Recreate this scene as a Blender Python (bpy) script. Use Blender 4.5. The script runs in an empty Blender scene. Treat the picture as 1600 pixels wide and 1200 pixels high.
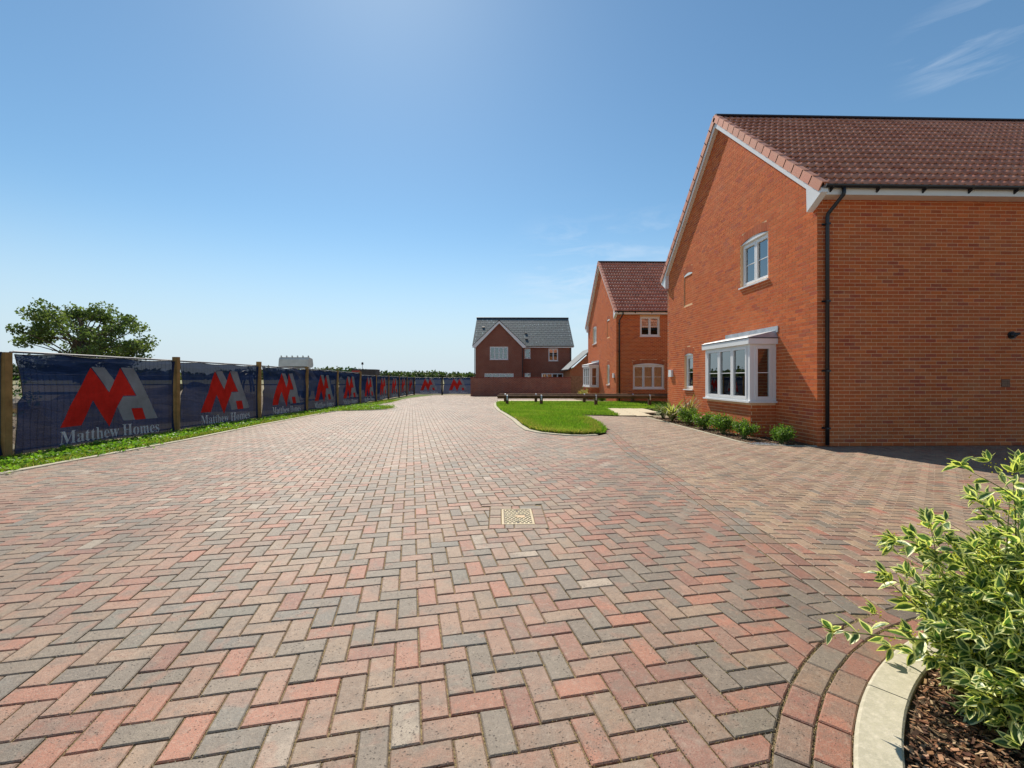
import bpy, bmesh, math, random
import numpy as np
from mathutils import Vector, Matrix, geometry as mgeo
rnd = random.Random(7)
scene = bpy.context.scene
C = scene.collection
rad = math.radians

# ------------------------------------------------------------------ camera, sky, sun, exposure
CZ = 1.37
YAW = rad(1.6)
cam_data = bpy.data.cameras.new('camera'); cam_data.sensor_width = 36.0
cam_data.lens = 36.0 * 705 / 1600
cam_data.shift_y = -9 / 1600
cam_data.clip_start = 0.05; cam_data.clip_end = 5000
cam = bpy.data.objects.new('camera', cam_data); C.objects.link(cam)
cam.location = (0, 0, CZ); cam.rotation_euler = (rad(90), 0, -YAW)
scene.camera = cam

SUN_EL = rad(47.3); SUN_AZ = rad(-15)      # azimuth from +Y towards +X
sdir = Vector((math.sin(SUN_AZ) * math.cos(SUN_EL), math.cos(SUN_AZ) * math.cos(SUN_EL), math.sin(SUN_EL)))
sun = bpy.data.lights.new('sun', 'SUN'); sun.energy = 4.2; sun.angle = rad(0.53); sun.color = (1, 0.92, 0.80)
sun_o = bpy.data.objects.new('sun', sun); C.objects.link(sun_o)
sun_o.rotation_euler = sdir.to_track_quat('Z', 'Y').to_euler()

world = bpy.data.worlds.new('World'); scene.world = world; world.use_nodes = True
wn = world.node_tree; wn.nodes.clear()
def wnode(t, **k):
    n = wn.nodes.new(t)
    for a, b in k.items(): setattr(n, a, b)
    return n
w_out = wnode('ShaderNodeOutputWorld'); w_bg = wnode('ShaderNodeBackground')
sky = wnode('ShaderNodeTexSky', sky_type='NISHITA', sun_disc=False, sun_elevation=SUN_EL, sun_rotation=SUN_AZ,
            altitude=0, air_density=1.0, dust_density=0.16, ozone_density=1.5)
w_bg.inputs['Strength'].default_value = 0.079
w_tc = wnode('ShaderNodeTexCoord')
def cloud(direction, radius, rot, scale, thr, amount, prev):
    """thin cirrus streaks round one direction of the sky"""
    d = Vector(direction).normalized()
    sub = wnode('ShaderNodeVectorMath', operation='DISTANCE'); sub.inputs[1].default_value = d
    wn.links.new(w_tc.outputs['Generated'], sub.inputs[0])
    mr = wnode('ShaderNodeMapRange', interpolation_type='SMOOTHERSTEP')
    mr.inputs['From Min'].default_value = radius; mr.inputs['From Max'].default_value = radius * 0.1
    wn.links.new(sub.outputs['Value'], mr.inputs['Value'])
    mp = wnode('ShaderNodeMapping'); mp.inputs['Rotation'].default_value = rot; mp.inputs['Scale'].default_value = scale
    wn.links.new(w_tc.outputs['Generated'], mp.inputs['Vector'])
    nz = wnode('ShaderNodeTexNoise'); nz.inputs['Scale'].default_value = 3.0; nz.inputs['Detail'].default_value = 8; nz.inputs['Roughness'].default_value = .62
    nz.inputs['Distortion'].default_value = .5
    wn.links.new(mp.outputs['Vector'], nz.inputs['Vector'])
    m2 = wnode('ShaderNodeMapRange'); m2.inputs['From Min'].default_value = thr; m2.inputs['From Max'].default_value = thr + .3
    m2.inputs['To Max'].default_value = amount
    wn.links.new(nz.outputs['Fac'], m2.inputs['Value'])
    mul = wnode('ShaderNodeMath', operation='MULTIPLY')
    wn.links.new(mr.outputs['Result'], mul.inputs[0]); wn.links.new(m2.outputs['Result'], mul.inputs[1])
    mix = wnode('ShaderNodeMix', data_type='RGBA')
    wn.links.new(mul.outputs[0], mix.inputs['Factor']); wn.links.new(prev, mix.inputs['A'])
    mix.inputs['B'].default_value = (6.8, 7.5, 8.3, 1)
    return mix.outputs['Result']
def pix_dir(px, py):
    r = (px - 800) / 705; u = (591 - py) / 705
    return (r * math.cos(YAW) + math.sin(YAW), math.cos(YAW) - r * math.sin(YAW), u)
hs = wnode('ShaderNodeHueSaturation'); hs.inputs['Saturation'].default_value = 1.07
w_cy = wnode('ShaderNodeMix', data_type='RGBA', blend_type='MULTIPLY'); w_cy.inputs['Factor'].default_value = 1; w_cy.inputs['B'].default_value = (.87, 1.01, .99, 1)
wn.links.new(sky.outputs[0], w_cy.inputs['A']); wn.links.new(w_cy.outputs['Result'], hs.inputs['Color'])
# pale band of summer haze low on the sky, all the way round
w_sep = wnode('ShaderNodeSeparateXYZ'); wn.links.new(w_tc.outputs['Generated'], w_sep.inputs[0])
w_hz = wnode('ShaderNodeMapRange', interpolation_type='SMOOTHERSTEP'); w_hz.inputs['From Min'].default_value = .36; w_hz.inputs['From Max'].default_value = -.06
w_hz.inputs['To Max'].default_value = .96; wn.links.new(w_sep.outputs['Z'], w_hz.inputs['Value'])
w_hm = wnode('ShaderNodeMix', data_type='RGBA'); wn.links.new(w_hz.outputs['Result'], w_hm.inputs['Factor']); wn.links.new(hs.outputs['Color'], w_hm.inputs['A'])
w_hm.inputs['B'].default_value = (5.1, 6.0, 6.9, 1)
o_ = cloud(pix_dir(1510, 65), .105, (0, rad(38), rad(40)), (2.2, 1.2, 14), .50, .34, w_hm.outputs['Result'])
o_ = cloud(pix_dir(900, 440), .20, (0, rad(35), 0), (2.5, 1.5, 12), .46, .40, o_)
o_ = cloud(pix_dir(1010, 400), .16, (0, rad(20), 0), (2.5, 1.5, 10), .50, .28, o_)
wn.links.new(o_, w_bg.inputs['Color']); wn.links.new(w_bg.outputs[0], w_out.inputs[0])
scene.view_settings.view_transform = 'Standard'; scene.view_settings.look = 'None'
scene.view_settings.exposure = 0.62; scene.view_settings.gamma = 1
scene.cycles.max_bounces = 8; scene.cycles.transparent_max_bounces = 16

# ------------------------------------------------------------------ helpers
def lk(o, parent=None):
    C.objects.link(o)
    if parent is not None: o.parent = parent
    return o
def tag(o, label=None, cat=None, group=None, kind=None):
    if label: o['label'] = label
    if cat: o['category'] = cat
    if group: o['group'] = group
    if kind: o['kind'] = kind
    return o
def empty(name, loc, label, cat, group=None, rz=0):
    o = bpy.data.objects.new(name, None); o.location = loc; o.rotation_euler = (0, 0, rz); o.empty_display_size = .2
    lk(o); tag(o, label, cat, group); return o

class MB:
    """collects polygons (with an optional colour each) and links them as ONE mesh object; points are world points"""
    def __init__(s): s.v = []; s.f = []; s.c = []; s.m = []
    def poly(s, pts, col=None, mi=0):
        n = len(s.v); s.v.extend([tuple(p) for p in pts]); s.f.append(tuple(range(n, n + len(pts)))); s.c.append(col); s.m.append(mi)
    def mesh(s, idx_verts, faces, col=None, mi=0):
        n = len(s.v); s.v.extend([tuple(p) for p in idx_verts])
        for f in faces: s.f.append(tuple(n + i for i in f)); s.c.append(col); s.m.append(mi)
    def hexa(s, p, col=None, mi=0, skip=()):
        """p: 8 points, 0-3 bottom loop, 4-7 top loop"""
        fs = [(3, 2, 1, 0), (4, 5, 6, 7), (0, 1, 5, 4), (1, 2, 6, 5), (2, 3, 7, 6), (3, 0, 4, 7)]
        a, b, c = Vector(p[1]) - Vector(p[0]), Vector(p[3]) - Vector(p[0]), Vector(p[4]) - Vector(p[0])
        if a.cross(b).dot(c) < 0: fs = [tuple(reversed(f)) for f in fs]
        s.mesh(p, [f for i, f in enumerate(fs) if i not in skip], col, mi)
    def box(s, x0, x1, y0, y1, z0, z1, col=None, mi=0, skip=()):
        s.hexa([(x0, y0, z0), (x1, y0, z0), (x1, y1, z0), (x0, y1, z0), (x0, y0, z1), (x1, y0, z1), (x1, y1, z1), (x0, y1, z1)], col, mi, skip)
    def pbox(s, P, u0, u1, v0, v1, w0, w1, col=None, mi=0, skip=()):
        s.hexa([P(u0, v0, w0), P(u1, v0, w0), P(u1, v0, w1), P(u0, v0, w1), P(u0, v1, w0), P(u1, v1, w0), P(u1, v1, w1), P(u0, v1, w1)], col, mi, skip)
    def obox(s, o, A, B, Cc, col=None, mi=0):
        o, A, B, Cc = Vector(o), Vector(A), Vector(B), Vector(Cc)
        s.hexa([o, o + A, o + A + B, o + B, o + Cc, o + A + Cc, o + A + B + Cc, o + B + Cc], col, mi)
    def prism(s, pts, off, col=None, mi=0):
        """closed outline extruded along off"""
        n = len(pts); off = Vector(off); q = [Vector(p) for p in pts] + [Vector(p) + off for p in pts]
        fs = [tuple(range(n))[::-1], tuple(range(n, 2 * n))] + [(i, (i + 1) % n, n + (i + 1) % n, n + i) for i in range(n)]
        s.mesh(q, fs, col, mi)
    def tube(s, pts, r, n=8, col=None, mi=0, cap=True):
        pts = [Vector(p) for p in pts]; rs = r if isinstance(r, (list, tuple)) else [r] * len(pts)
        base = len(s.v); prev = None
        for i, p in enumerate(pts):
            t = (pts[min(i + 1, len(pts) - 1)] - pts[max(i - 1, 0)]).normalized()
            up = Vector((0, 0, 1)) if abs(t.z) < .95 else Vector((1, 0, 0))
            if prev is None: a = t.cross(up).normalized()
            else: a = (prev - t * prev.dot(t)).normalized()
            prev = a; b = t.cross(a)
            for k in range(n):
                an = 2 * math.pi * k / n
                s.v.append(tuple(p + (a * math.cos(an) + b * math.sin(an)) * rs[i]))
        for i in range(len(pts) - 1):
            for k in range(n):
                s.f.append((base + i * n + k, base + i * n + (k + 1) % n, base + (i + 1) * n + (k + 1) % n, base + (i + 1) * n + k)); s.c.append(col); s.m.append(mi)
        if cap:
            s.f.append(tuple(base + k for k in range(n))[::-1]); s.c.append(col); s.m.append(mi)
            e = base + (len(pts) - 1) * n; s.f.append(tuple(e + k for k in range(n))); s.c.append(col); s.m.append(mi)
    def to_mesh(s, name, mats, smooth=False):
        me = bpy.data.meshes.new(name); me.from_pydata(s.v, [], s.f)
        for m in (mats if isinstance(mats, (list, tuple)) else [mats]): me.materials.append(m)
        if any(s.m): me.polygons.foreach_set('material_index', s.m)
        if any(c is not None for c in s.c):
            ca = me.color_attributes.new('col', 'FLOAT_COLOR', 'CORNER')
            arr = np.ones((len(me.loops), 4), np.float32); k = 0
            ln = np.array([len(f) for f in s.f]); cc = np.array([c if c is not None else (.5, .5, .5) for c in s.c], np.float32)
            arr[:, :3] = np.repeat(cc, ln, axis=0); ca.data.foreach_set('color', arr.ravel())
        if smooth: me.polygons.foreach_set('use_smooth', [True] * len(me.polygons))
        me.update(); return me
    def build(s, name, mats, parent=None, smooth=False, origin=None, kind=None, label=None):
        me = s.to_mesh(name, mats, smooth)
        o = bpy.data.objects.new(name, me); lk(o, parent)
        off = Vector(origin) if origin is not None else Vector((0, 0, 0))
        if parent is not None:
            bpy_m = world_of(parent).inverted()
            me.transform(bpy_m)
        elif origin is not None:
            me.transform(Matrix.Translation(-off)); o.location = off
        if kind: o['kind'] = kind
        if label: o['label'] = label
        return o
def world_of(o):
    m = Matrix.LocRotScale(o.location, o.rotation_euler, o.scale)
    return (world_of(o.parent) @ m) if o.parent else m

class Plane:
    """wall frame: u along, v up, w outwards"""
    def __init__(s, o, U, N): s.o = Vector(o); s.U = Vector(U); s.N = Vector(N)
    def __call__(s, u, v, w=0): return s.o + s.U * u + Vector((0, 0, v)) + s.N * w

def jit(c, a, r=rnd):
    k = 1 + r.uniform(-a, a); return tuple(max(0, x * k * (1 + r.uniform(-a, a) * .25)) for x in c)

# ------------------------------------------------------------------ materials
class NT:
    def __init__(s, name):
        s.mat = bpy.data.materials.new(name); s.mat.use_nodes = True; s.t = s.mat.node_tree; s.t.nodes.clear()
        s.out = s.n('ShaderNodeOutputMaterial')
    def n(s, t, **k):
        x = s.t.nodes.new(t)
        for a, b in k.items(): setattr(x, a, b)
        return x
    def l(s, a, b): s.t.links.new(a, b)
    def pos(s):
        if not hasattr(s, '_p'): s._p = s.n('ShaderNodeNewGeometry').outputs['Position']
        return s._p
    def noise(s, scale, detail=4, rough=.55, vec=None, dist=0, sc3=None):
        n = s.n('ShaderNodeTexNoise'); n.inputs['Scale'].default_value = scale; n.inputs['Detail'].default_value = detail
        n.inputs['Roughness'].default_value = rough; n.inputs['Distortion'].default_value = dist
        v = vec or s.pos()
        if sc3:
            m = s.n('ShaderNodeMapping'); m.inputs['Scale'].default_value = sc3; s.l(v, m.inputs['Vector']); v = m.outputs['Vector']
        s.l(v, n.inputs['Vector']); return n.outputs['Fac']
    def ramp(s, fac, a, b, lo=0.0, hi=1.0):
        m = s.n('ShaderNodeMapRange'); m.inputs['From Min'].default_value = a; m.inputs['From Max'].default_value = b
        m.inputs['To Min'].default_value = lo; m.inputs['To Max'].default_value = hi; s.l(fac, m.inputs['Value']); return m.outputs['Result']
    def mix(s, fac, A, B, blend='MIX'):
        m = s.n('ShaderNodeMix', data_type='RGBA', blend_type=blend)
        for sock, v in (('Factor', fac), ('A', A), ('B', B)):
            if hasattr(v, 'is_linked') or hasattr(v, 'links'): s.l(v, m.inputs[sock])
            elif isinstance(v, (int, float)): m.inputs[sock].default_value = v
            else: m.inputs[sock].default_value = (*v[:3], 1)
        return m.outputs['Result']
    def math(s, op, a, b=0.0):
        m = s.n('ShaderNodeMath', operation=op)
        for i, v in enumerate((a, b)):
            if hasattr(v, 'links'): s.l(v, m.inputs[i])
            else: m.inputs[i].default_value = v
        return m.outputs[0]
    def bump(s, h, dist, strength=1.0):
        b = s.n('ShaderNodeBump'); b.inputs['Distance'].default_value = dist; b.inputs['Strength'].default_value = strength
        s.l(h, b.inputs['Height']); return b.outputs['Normal']
    def bsdf(s, color, rough=.8, spec=.3, normal=None, metal=0.0):
        p = s.n('ShaderNodeBsdfPrincipled')
        if hasattr(color, 'links'): s.l(color, p.inputs['Base Color'])
        else: p.inputs['Base Color'].default_value = (*color[:3], 1)
        if hasattr(rough, 'links'): s.l(rough, p.inputs['Roughness'])
        else: p.inputs['Roughness'].default_value = rough
        p.inputs['Specular IOR Level'].default_value = spec; p.inputs['Metallic'].default_value = metal
        if normal is not None: s.l(normal, p.inputs['Normal'])
        return p.outputs['BSDF']
    def done(s, sh): s.l(sh, s.out.inputs['Surface']); return s.mat
    def col(s):
        a = s.n('ShaderNodeAttribute', attribute_name='col'); return a.outputs['Color']

def m_plain(name, color, rough=.6, spec=.4, var=.12, scale=6, metal=0, bump=0):
    t = NT(name); f = t.noise(scale, 5)
    c = t.mix(t.ramp(f, .3, .7), tuple(x * (1 - var) for x in color), tuple(min(1, x * (1 + var)) for x in color))
    nb = t.bump(t.noise(scale * 8, 4), bump) if bump else None
    return t.done(t.bsdf(c, rough, spec, nb, metal))

def m_paver():
    t = NT('block_paving'); c = t.col()
    # brindle: each block runs unevenly from its own colour to a greyer one
    va = t.n('ShaderNodeVectorMath', operation='MULTIPLY_ADD'); t.l(c, va.inputs[0]); va.inputs[1].default_value = (37, 53, 71); t.l(t.pos(), va.inputs[2]); pv = va.outputs[0]
    b1 = t.ramp(t.noise(7, 3, .65, vec=pv), .48, .62); c = t.mix(t.math('MULTIPLY', b1, .58), c, (.125, .100, .075))
    b2 = t.ramp(t.noise(5.5, 3, .65, vec=pv, dist=.4), .54, .66); c = t.mix(t.math('MULTIPLY', b2, .45), c, (.34, .115, .060))
    fine = t.ramp(t.noise(150, 3, .7), .3, .72)
    c = t.mix(t.math('MULTIPLY', fine, .36), c, (.37, .28, .20))
    sp = t.noise(330, 2, .6); c = t.mix(t.ramp(sp, .57, .66), c, (.10, .075, .06))
    mid = t.noise(46, 4, .75); c = t.mix(t.math('MULTIPLY', t.ramp(mid, .52, .70), .45), c, (.11, .078, .055)); c = t.mix(t.math('MULTIPLY', t.ramp(mid, .46, .34), .30), c, (.42, .33, .25))
    st = t.ramp(t.noise(.9, 5, .65, sc3=(1, .35, 1)), .35, .68, .80, 1.10); c = t.mix(1.0, c, st, 'MULTIPLY')
    vo = t.n('ShaderNodeTexVoronoi'); vo.inputs['Scale'].default_value = 80; t.l(t.pos(), vo.inputs['Vector'])
    pit = t.math('MULTIPLY', t.ramp(vo.outputs['Distance'], .30, .16), t.ramp(t.noise(25, 2), .48, .6))
    c = t.mix(t.math('MULTIPLY', pit, .75), c, (.06, .045, .035))
    eff = t.math('MULTIPLY', t.ramp(t.noise(.8, 5, .65), .52, .72), t.ramp(t.noise(14, 4, .7), .4, .7))
    c = t.mix(t.math('MULTIPLY', eff, .5), c, (.42, .36, .29))
    # sandy dust film drifting over the whole surface
    dust = t.ramp(t.noise(.35, 4, .6), .3, .75)
    c = t.mix(t.math('MULTIPLY', dust, .12), c, (.32, .25, .175))
    h = t.math('ADD', t.math('MULTIPLY', fine, .6), t.math('MULTIPLY', pit, -1.2))
    return t.done(t.bsdf(c, .64, .42, t.bump(h, .0016, .9)))
def m_brick():
    t = NT('orange_brick'); c = t.col()
    f = t.noise(22, 4, .65, sc3=(1, 1, 3)); c = t.mix(t.math('MULTIPLY', t.ramp(f, .42, .72), .26), c, (.34, .085, .032))
    g = t.noise(5, 4, .6); c = t.mix(t.math('MULTIPLY', t.ramp(g, .45, .75), .25), c, (.50, .22, .10))
    s = t.noise(120, 3, .7, sc3=(1, 1, 2.5)); c = t.mix(t.math('MULTIPLY', t.ramp(s, .55, .75), .28), c, (.22, .07, .03))
    w = t.noise(1.1, 4, .6); c = t.mix(t.math('MULTIPLY', t.ramp(w, .5, .8), .16), c, (.52, .30, .18))
    return t.done(t.bsdf(c, .88, .2, t.bump(s, .002, .8)))
def m_mortar(name, c0):
    t = NT(name); c = t.mix(t.ramp(t.noise(40, 4, .7), .3, .7), tuple(x * .8 for x in c0), tuple(x * 1.15 for x in c0))
    return t.done(t.bsdf(c, .95, .1, t.bump(t.noise(150, 3), .002)))
def m_attr(name, rough=.8, spec=.3, nscale=30, namt=.25, bump=0.0):
    t = NT(name); f = t.ramp(t.noise(nscale, 4, .65), .3, .7, 1 - namt, 1 + namt)
    c = t.mix(1.0, t.col(), f, 'MULTIPLY'); nb = t.bump(t.noise(nscale * 3, 3), bump) if bump else None
    return t.done(t.bsdf(c, rough, spec, nb))
def m_tile():
    t = NT('clay_red_tile'); c = t.col()
    c = t.mix(t.math('MULTIPLY', t.ramp(t.noise(3, 5, .6), .4, .7), .35), c, (.60, .33, .21))
    c = t.mix(t.math('MULTIPLY', t.ramp(t.noise(45, 3, .7), .5, .75), .25), c, (.15, .06, .045))
    return t.done(t.bsdf(c, .55, .5, t.bump(t.noise(160, 3), .001)))
def m_leaf(name, trans=.45, rough=.5, spec=.35):
    t = NT(name); c = t.col()
    d = t.bsdf(c, rough, spec)
    tr = t.n('ShaderNodeBsdfTranslucent'); tc = t.mix(1.0, c, (1.25, 1.35, .6), 'MULTIPLY'); t.l(tc, tr.inputs['Color'])
    m = t.n('ShaderNodeMixShader'); m.inputs[0].default_value = trans; t.l(d, m.inputs[1]); t.l(tr.outputs[0], m.inputs[2])
    return t.done(m.outputs[0])
def m_varieg():
    t = NT('variegated_leaf')
    e = t.n('ShaderNodeAttribute', attribute_name='edge').outputs['Fac']
    nz = t.noise(38, 3, .6); ee = t.math('ADD', e, t.math('MULTIPLY', t.math('SUBTRACT', nz, .5), .9))
    oi = t.n('ShaderNodeAttribute', attribute_name='col').outputs['Color']
    cream = t.mix(t.ramp(t.noise(6, 2), .4, .6), (.78, .80, .26), (.84, .84, .46))
    green = t.mix(t.ramp(t.noise(45, 3), .42, .6), (.035, .10, .03), (.13, .23, .08))
    green = t.mix(.5, green, oi)
    c = t.mix(t.ramp(ee, .50, .62), green, cream)
    d = t.bsdf(c, .38, .5, t.bump(t.noise(120, 2), .0008))
    tr = t.n('ShaderNodeBsdfTranslucent'); tc = t.mix(1.0, c, (1.2, 1.3, .6), 'MULTIPLY'); t.l(tc, tr.inputs['Color'])
    m = t.n('ShaderNodeMixShader'); m.inputs[0].default_value = .42; t.l(d, m.inputs[1]); t.l(tr.outputs[0], m.inputs[2])
    return t.done(m.outputs[0])
def m_cloth(name, color, see=.14, weave=True):
    t = NT(name); f = t.ramp(t.noise(3, 5, .7), .3, .75)
    c = t.mix(f, tuple(x * .8 for x in color), tuple(x * 1.25 for x in color))
    c = t.mix(t.math('MULTIPLY', t.ramp(t.noise(5, 5, .8, sc3=(1, 1, 9)), .56, .72), .3), c, tuple(min(1, x * 1.5 + .05) for x in color))
    d = t.n('ShaderNodeBsdfDiffuse'); t.l(c, d.inputs['Color'])
    tr = t.n('ShaderNodeBsdfTranslucent'); t.l(c, tr.inputs['Color'])
    m = t.n('ShaderNodeMixShader'); m.inputs[0].default_value = .55; t.l(d.outputs[0], m.inputs[1]); t.l(tr.outputs[0], m.inputs[2])
    tp = t.n('ShaderNodeBsdfTransparent')
    m2 = t.n('ShaderNodeMixShader'); m2.inputs[0].default_value = see; t.l(m.outputs[0], m2.inputs[1]); t.l(tp.outputs[0], m2.inputs[2])
    return t.done(m2.outputs[0])
def m_glass():
    t = NT('window_glass')
    fr = t.n('ShaderNodeFresnel'); fr.inputs['IOR'].default_value = 1.5
    fac = t.math('MINIMUM', t.math('ADD', t.math('MULTIPLY', fr.outputs[0], 2.2), .08), 1.0)
    tp = t.n('ShaderNodeBsdfTransparent'); tp.inputs[0].default_value = (.55, .60, .58, 1)
    g = t.n('ShaderNodeBsdfGlossy'); g.inputs['Roughness'].default_value = .01; g.inputs['Color'].default_value = (.92, .96, .97, 1)
    m = t.n('ShaderNodeMixShader'); t.l(fac, m.inputs[0]); t.l(tp.outputs[0], m.inputs[1]); t.l(g.outputs[0], m.inputs[2])
    return t.done(m.outputs[0])
def m_brickfar(name, c1, c2, mortar, flip=False):
    """brickwork too far off for single bricks to be told apart"""
    t = NT(name); tc = t.n('ShaderNodeTexCoord'); sp = t.n('ShaderNodeSeparateXYZ'); t.l(t.pos(), sp.inputs[0])
    add = t.math('ADD', sp.outputs['X'], sp.outputs['Y']); cb = t.n('ShaderNodeCombineXYZ'); t.l(add, cb.inputs['X']); t.l(sp.outputs['Z'], cb.inputs['Y'])
    b = t.n('ShaderNodeTexBrick'); t.l(cb.outputs[0], b.inputs['Vector'])
    b.inputs['Color1'].default_value = (*c1, 1); b.inputs['Color2'].default_value = (*c2, 1); b.inputs['Mortar'].default_value = (*mortar, 1)
    b.inputs['Scale'].default_value = 1; b.inputs['Brick Width'].default_value = .225; b.inputs['Row Height'].default_value = .075
    b.inputs['Mortar Size'].default_value = .011; b.inputs['Bias'].default_value = -.2
    c = t.mix(t.math('MULTIPLY', t.ramp(t.noise(1.2, 5), .4, .7), .3), b.outputs['Color'], tuple(x * .6 for x in c1))
    return t.done(t.bsdf(c, .9, .2, t.bump(t.math('MULTIPLY', b.outputs['Fac'], -1), .006)))
def m_ground(name, cols, scale=1.2, rough=.95, bump=.02):
    t = NT(name); a = t.mix(t.ramp(t.noise(scale, 6, .65), .35, .65), cols[0], cols[1])
    if len(cols) > 2: a = t.mix(t.ramp(t.noise(scale * 9, 5, .7), .45, .7), a, cols[2])
    return t.done(t.bsdf(a, rough, .15, t.bump(t.noise(scale * 14, 5, .7), bump)))

M = dict(
    paver=m_paver(), brick=m_brick(), mortar=m_mortar('buff_mortar', (.84, .55, .32)),
    sand=m_ground('jointing_sand', [(.13, .095, .06), (.19, .14, .085), (.40, .31, .15)], 9, bump=.004),
    tile=m_tile(), ridge=m_plain('dark_ridge', (.05, .035, .035), .6, .3),
    upvc=m_plain('white_upvc', (.80, .80, .79), .35, .45, .03, 2), upvc2=m_plain('white_fascia', (.78, .74, .68), .45, .4, .04, 2),
    black=m_plain('black_plastic', (.016, .017, .02), .38, .5, .2, 4), lead=m_plain('lead_sheet', (.42, .44, .46), .5, .5, .22, 5, .25, .002),
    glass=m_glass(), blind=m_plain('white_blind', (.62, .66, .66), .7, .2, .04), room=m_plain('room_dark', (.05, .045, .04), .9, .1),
    kerb=m_ground('concrete_kerb', [(.46, .42, .31), (.38, .35, .26), (.53, .48, .37)], 5, .9, .002),
    slab=m_ground('cream_slab', [(.55, .47, .33), (.48, .41, .29)], 4, .9, .002),
    soil=m_ground('dark_soil', [(.07, .048, .032), (.12, .085, .055), (.16, .12, .08)], 4, .95, .02),
    dirt=m_ground('site_dirt', [(.30, .24, .17), (.22, .175, .12), (.15, .16, .07)], .3, .95, .05),
    spoil=m_ground('spoil_earth', [(.24, .19, .14), (.15, .115, .085), (.33, .27, .2)], 1.6, .95, .08),
    turf=m_ground('turf_base', [(.07, .14, .018), (.10, .17, .03), (.16, .14, .06)], 2.2, .95, .02),
    field=m_ground('far_field', [(.16, .17, .07), (.24, .21, .12)], .02, .95, .05),
    grass=m_leaf('grass_blade', .5, .55, .2), leaf=m_leaf('leaf_plain', .42, .5, .3), treeleaf=m_leaf('tree_leaf', .35, .6, .2),
    vleaf=m_varieg(), stem=m_plain('green_stem', (.16, .20, .06), .6, .3), bark=m_plain('bark', (.14, .10, .07), .9, .1, .3, 8, 0, .01),
    mulch=m_attr('bark_mulch', .9, .15, 60, .35), timber=m_plain('post_timber', (.33, .185, .065), .8, .2, .3, 5, 0, .002),
    fsteel=m_plain('dull_galvanised', (.10, .105, .12), .6, .4, .2, 10, .3), steel=m_plain('galvanised_steel', (.55, .57, .58), .4, .5, .1, 10, .6), navy=m_cloth('navy_mesh', (.014, .026, .072), .07),
    red=m_cloth('red_print', (.95, .045, .03), .01), grey=m_cloth('grey_print', (.42, .42, .43), .02), white=m_cloth('white_print', (.93, .93, .93), .0),
    lid=m_attr('drain_lid_metal', .6, .4, 90, .25, .002), slate=m_attr('roof_slate', .8, .25, 20, .12),
    dbrick=m_brickfar('dark_red_brick', (.29, .070, .040), (.22, .050, .034), (.36, .25, .18)),
    wbrick=m_brickfar('garden_wall_brick', (.33, .092, .052), (.17, .045, .036), (.46, .33, .25)),
    obrick=m_brickfar('far_orange_brick', (.42, .135, .05), (.34, .10, .045), (.40, .28, .18)),
    ofence=m_plain('fence_board', (.28, .17, .10), .85, .2, .25, 6), rail=m_plain('rail_timber', (.145, .075, .038), .8, .2, .35, 4, 0, .003),
    cream=m_plain('cream_paint', (.70, .66, .56), .5, .4, .1, 3), dkmetal=m_plain('dark_steel', (.06, .045, .04), .6, .4, .3, 3),
    tyre=m_plain('tyre_rubber', (.03, .03, .03), .85, .2), greenp=m_plain('green_paint', (.05, .22, .12), .5, .4), redp=m_plain('red_paint', (.45, .05, .03), .5, .4),
    stone=m_attr('rubble_stone', .9, .2, 8, .25, .01), attr=m_attr('tinted', .7, .3, 20, .12),
)

# ------------------------------------------------------------------ the lie of the land
TY = [-5, 4, 12, 20, 32, 45, 60]; TZ = [.19, .175, .15, .09, -.1, -.18, -.2]
def gz(x, y):
    z = float(np.interp(y, TY, TZ)); t = min(1, max(0, (x - .8) / 5.6)); s = t * t * (3 - 2 * t)
    z = z * (1 - s) + min(z, 0) * s
    if x < -6.2 and y < 32: z -= .075 * min(1, (-6.2 - x) / .5) * min(1, (32 - y) / 6)
    return z
def terrain_z(x, y):
    base = gz(min(max(x, -12), 20), min(max(y, -5), 60))
    return base - .07

ROAD = [(-6.2, -4), (-6.2, 6), (-6.08, 9), (-6.2, 12), (-6.5, 15.3), (-6.58, 17), (-6.2, 17.4), (-5.5, 17.6), (-4.95, 17.85), (-4.5, 18.4), (-4.4, 19.0),
        (-4.45, 19.7), (-4.8, 20.4), (-5.5, 20.9), (-6.0, 21.4), (-5.95, 23), (-5.95, 25), (-6.2, 28), (-6.55, 31), (-6.6, 34), (-6.3, 37), (-5.8, 40.6),
        (-2.6, 41.2), (-2.45, 37.9), (5.9, 37.9), (5.2, 34), (5.2, 29.3), (-.05, 29.3), (-.12, 27.4), (-.3, 24), (-.25, 20.5), (-.08, 17.6), (.17, 15.3),
        (.37, 13.3), (.47, 11.6), (.60, 10.5), (.84, 9.95), (1.15, 9.65), (1.48, 9.47), (1.81, 9.47), (2.13, 9.66), (2.38, 10.05), (2.55, 10.7), (2.7, 12),
        (2.78, 13.6), (2.72, 15.6), (5.12, 15.6), (5.09, 11.6), (5.07, 9.4), (5.2, 8.98), (6.0, 8.9), (18, 8.9), (18, -4)]
BED_C = (2.97, -.10); R_RING = 2.59; R_KERB = 2.38; R_KERB_IN = 2.255
BORDER = [(2.62, 10.9), (2.50, 9.8), (2.34, 8.6), (2.22, 7.6), (2.15, 6.5), (2.11, 5.4), (2.06, 4.5), (1.99, 3.6), (1.93, 2.9), (1.905, 2.26)]

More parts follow.
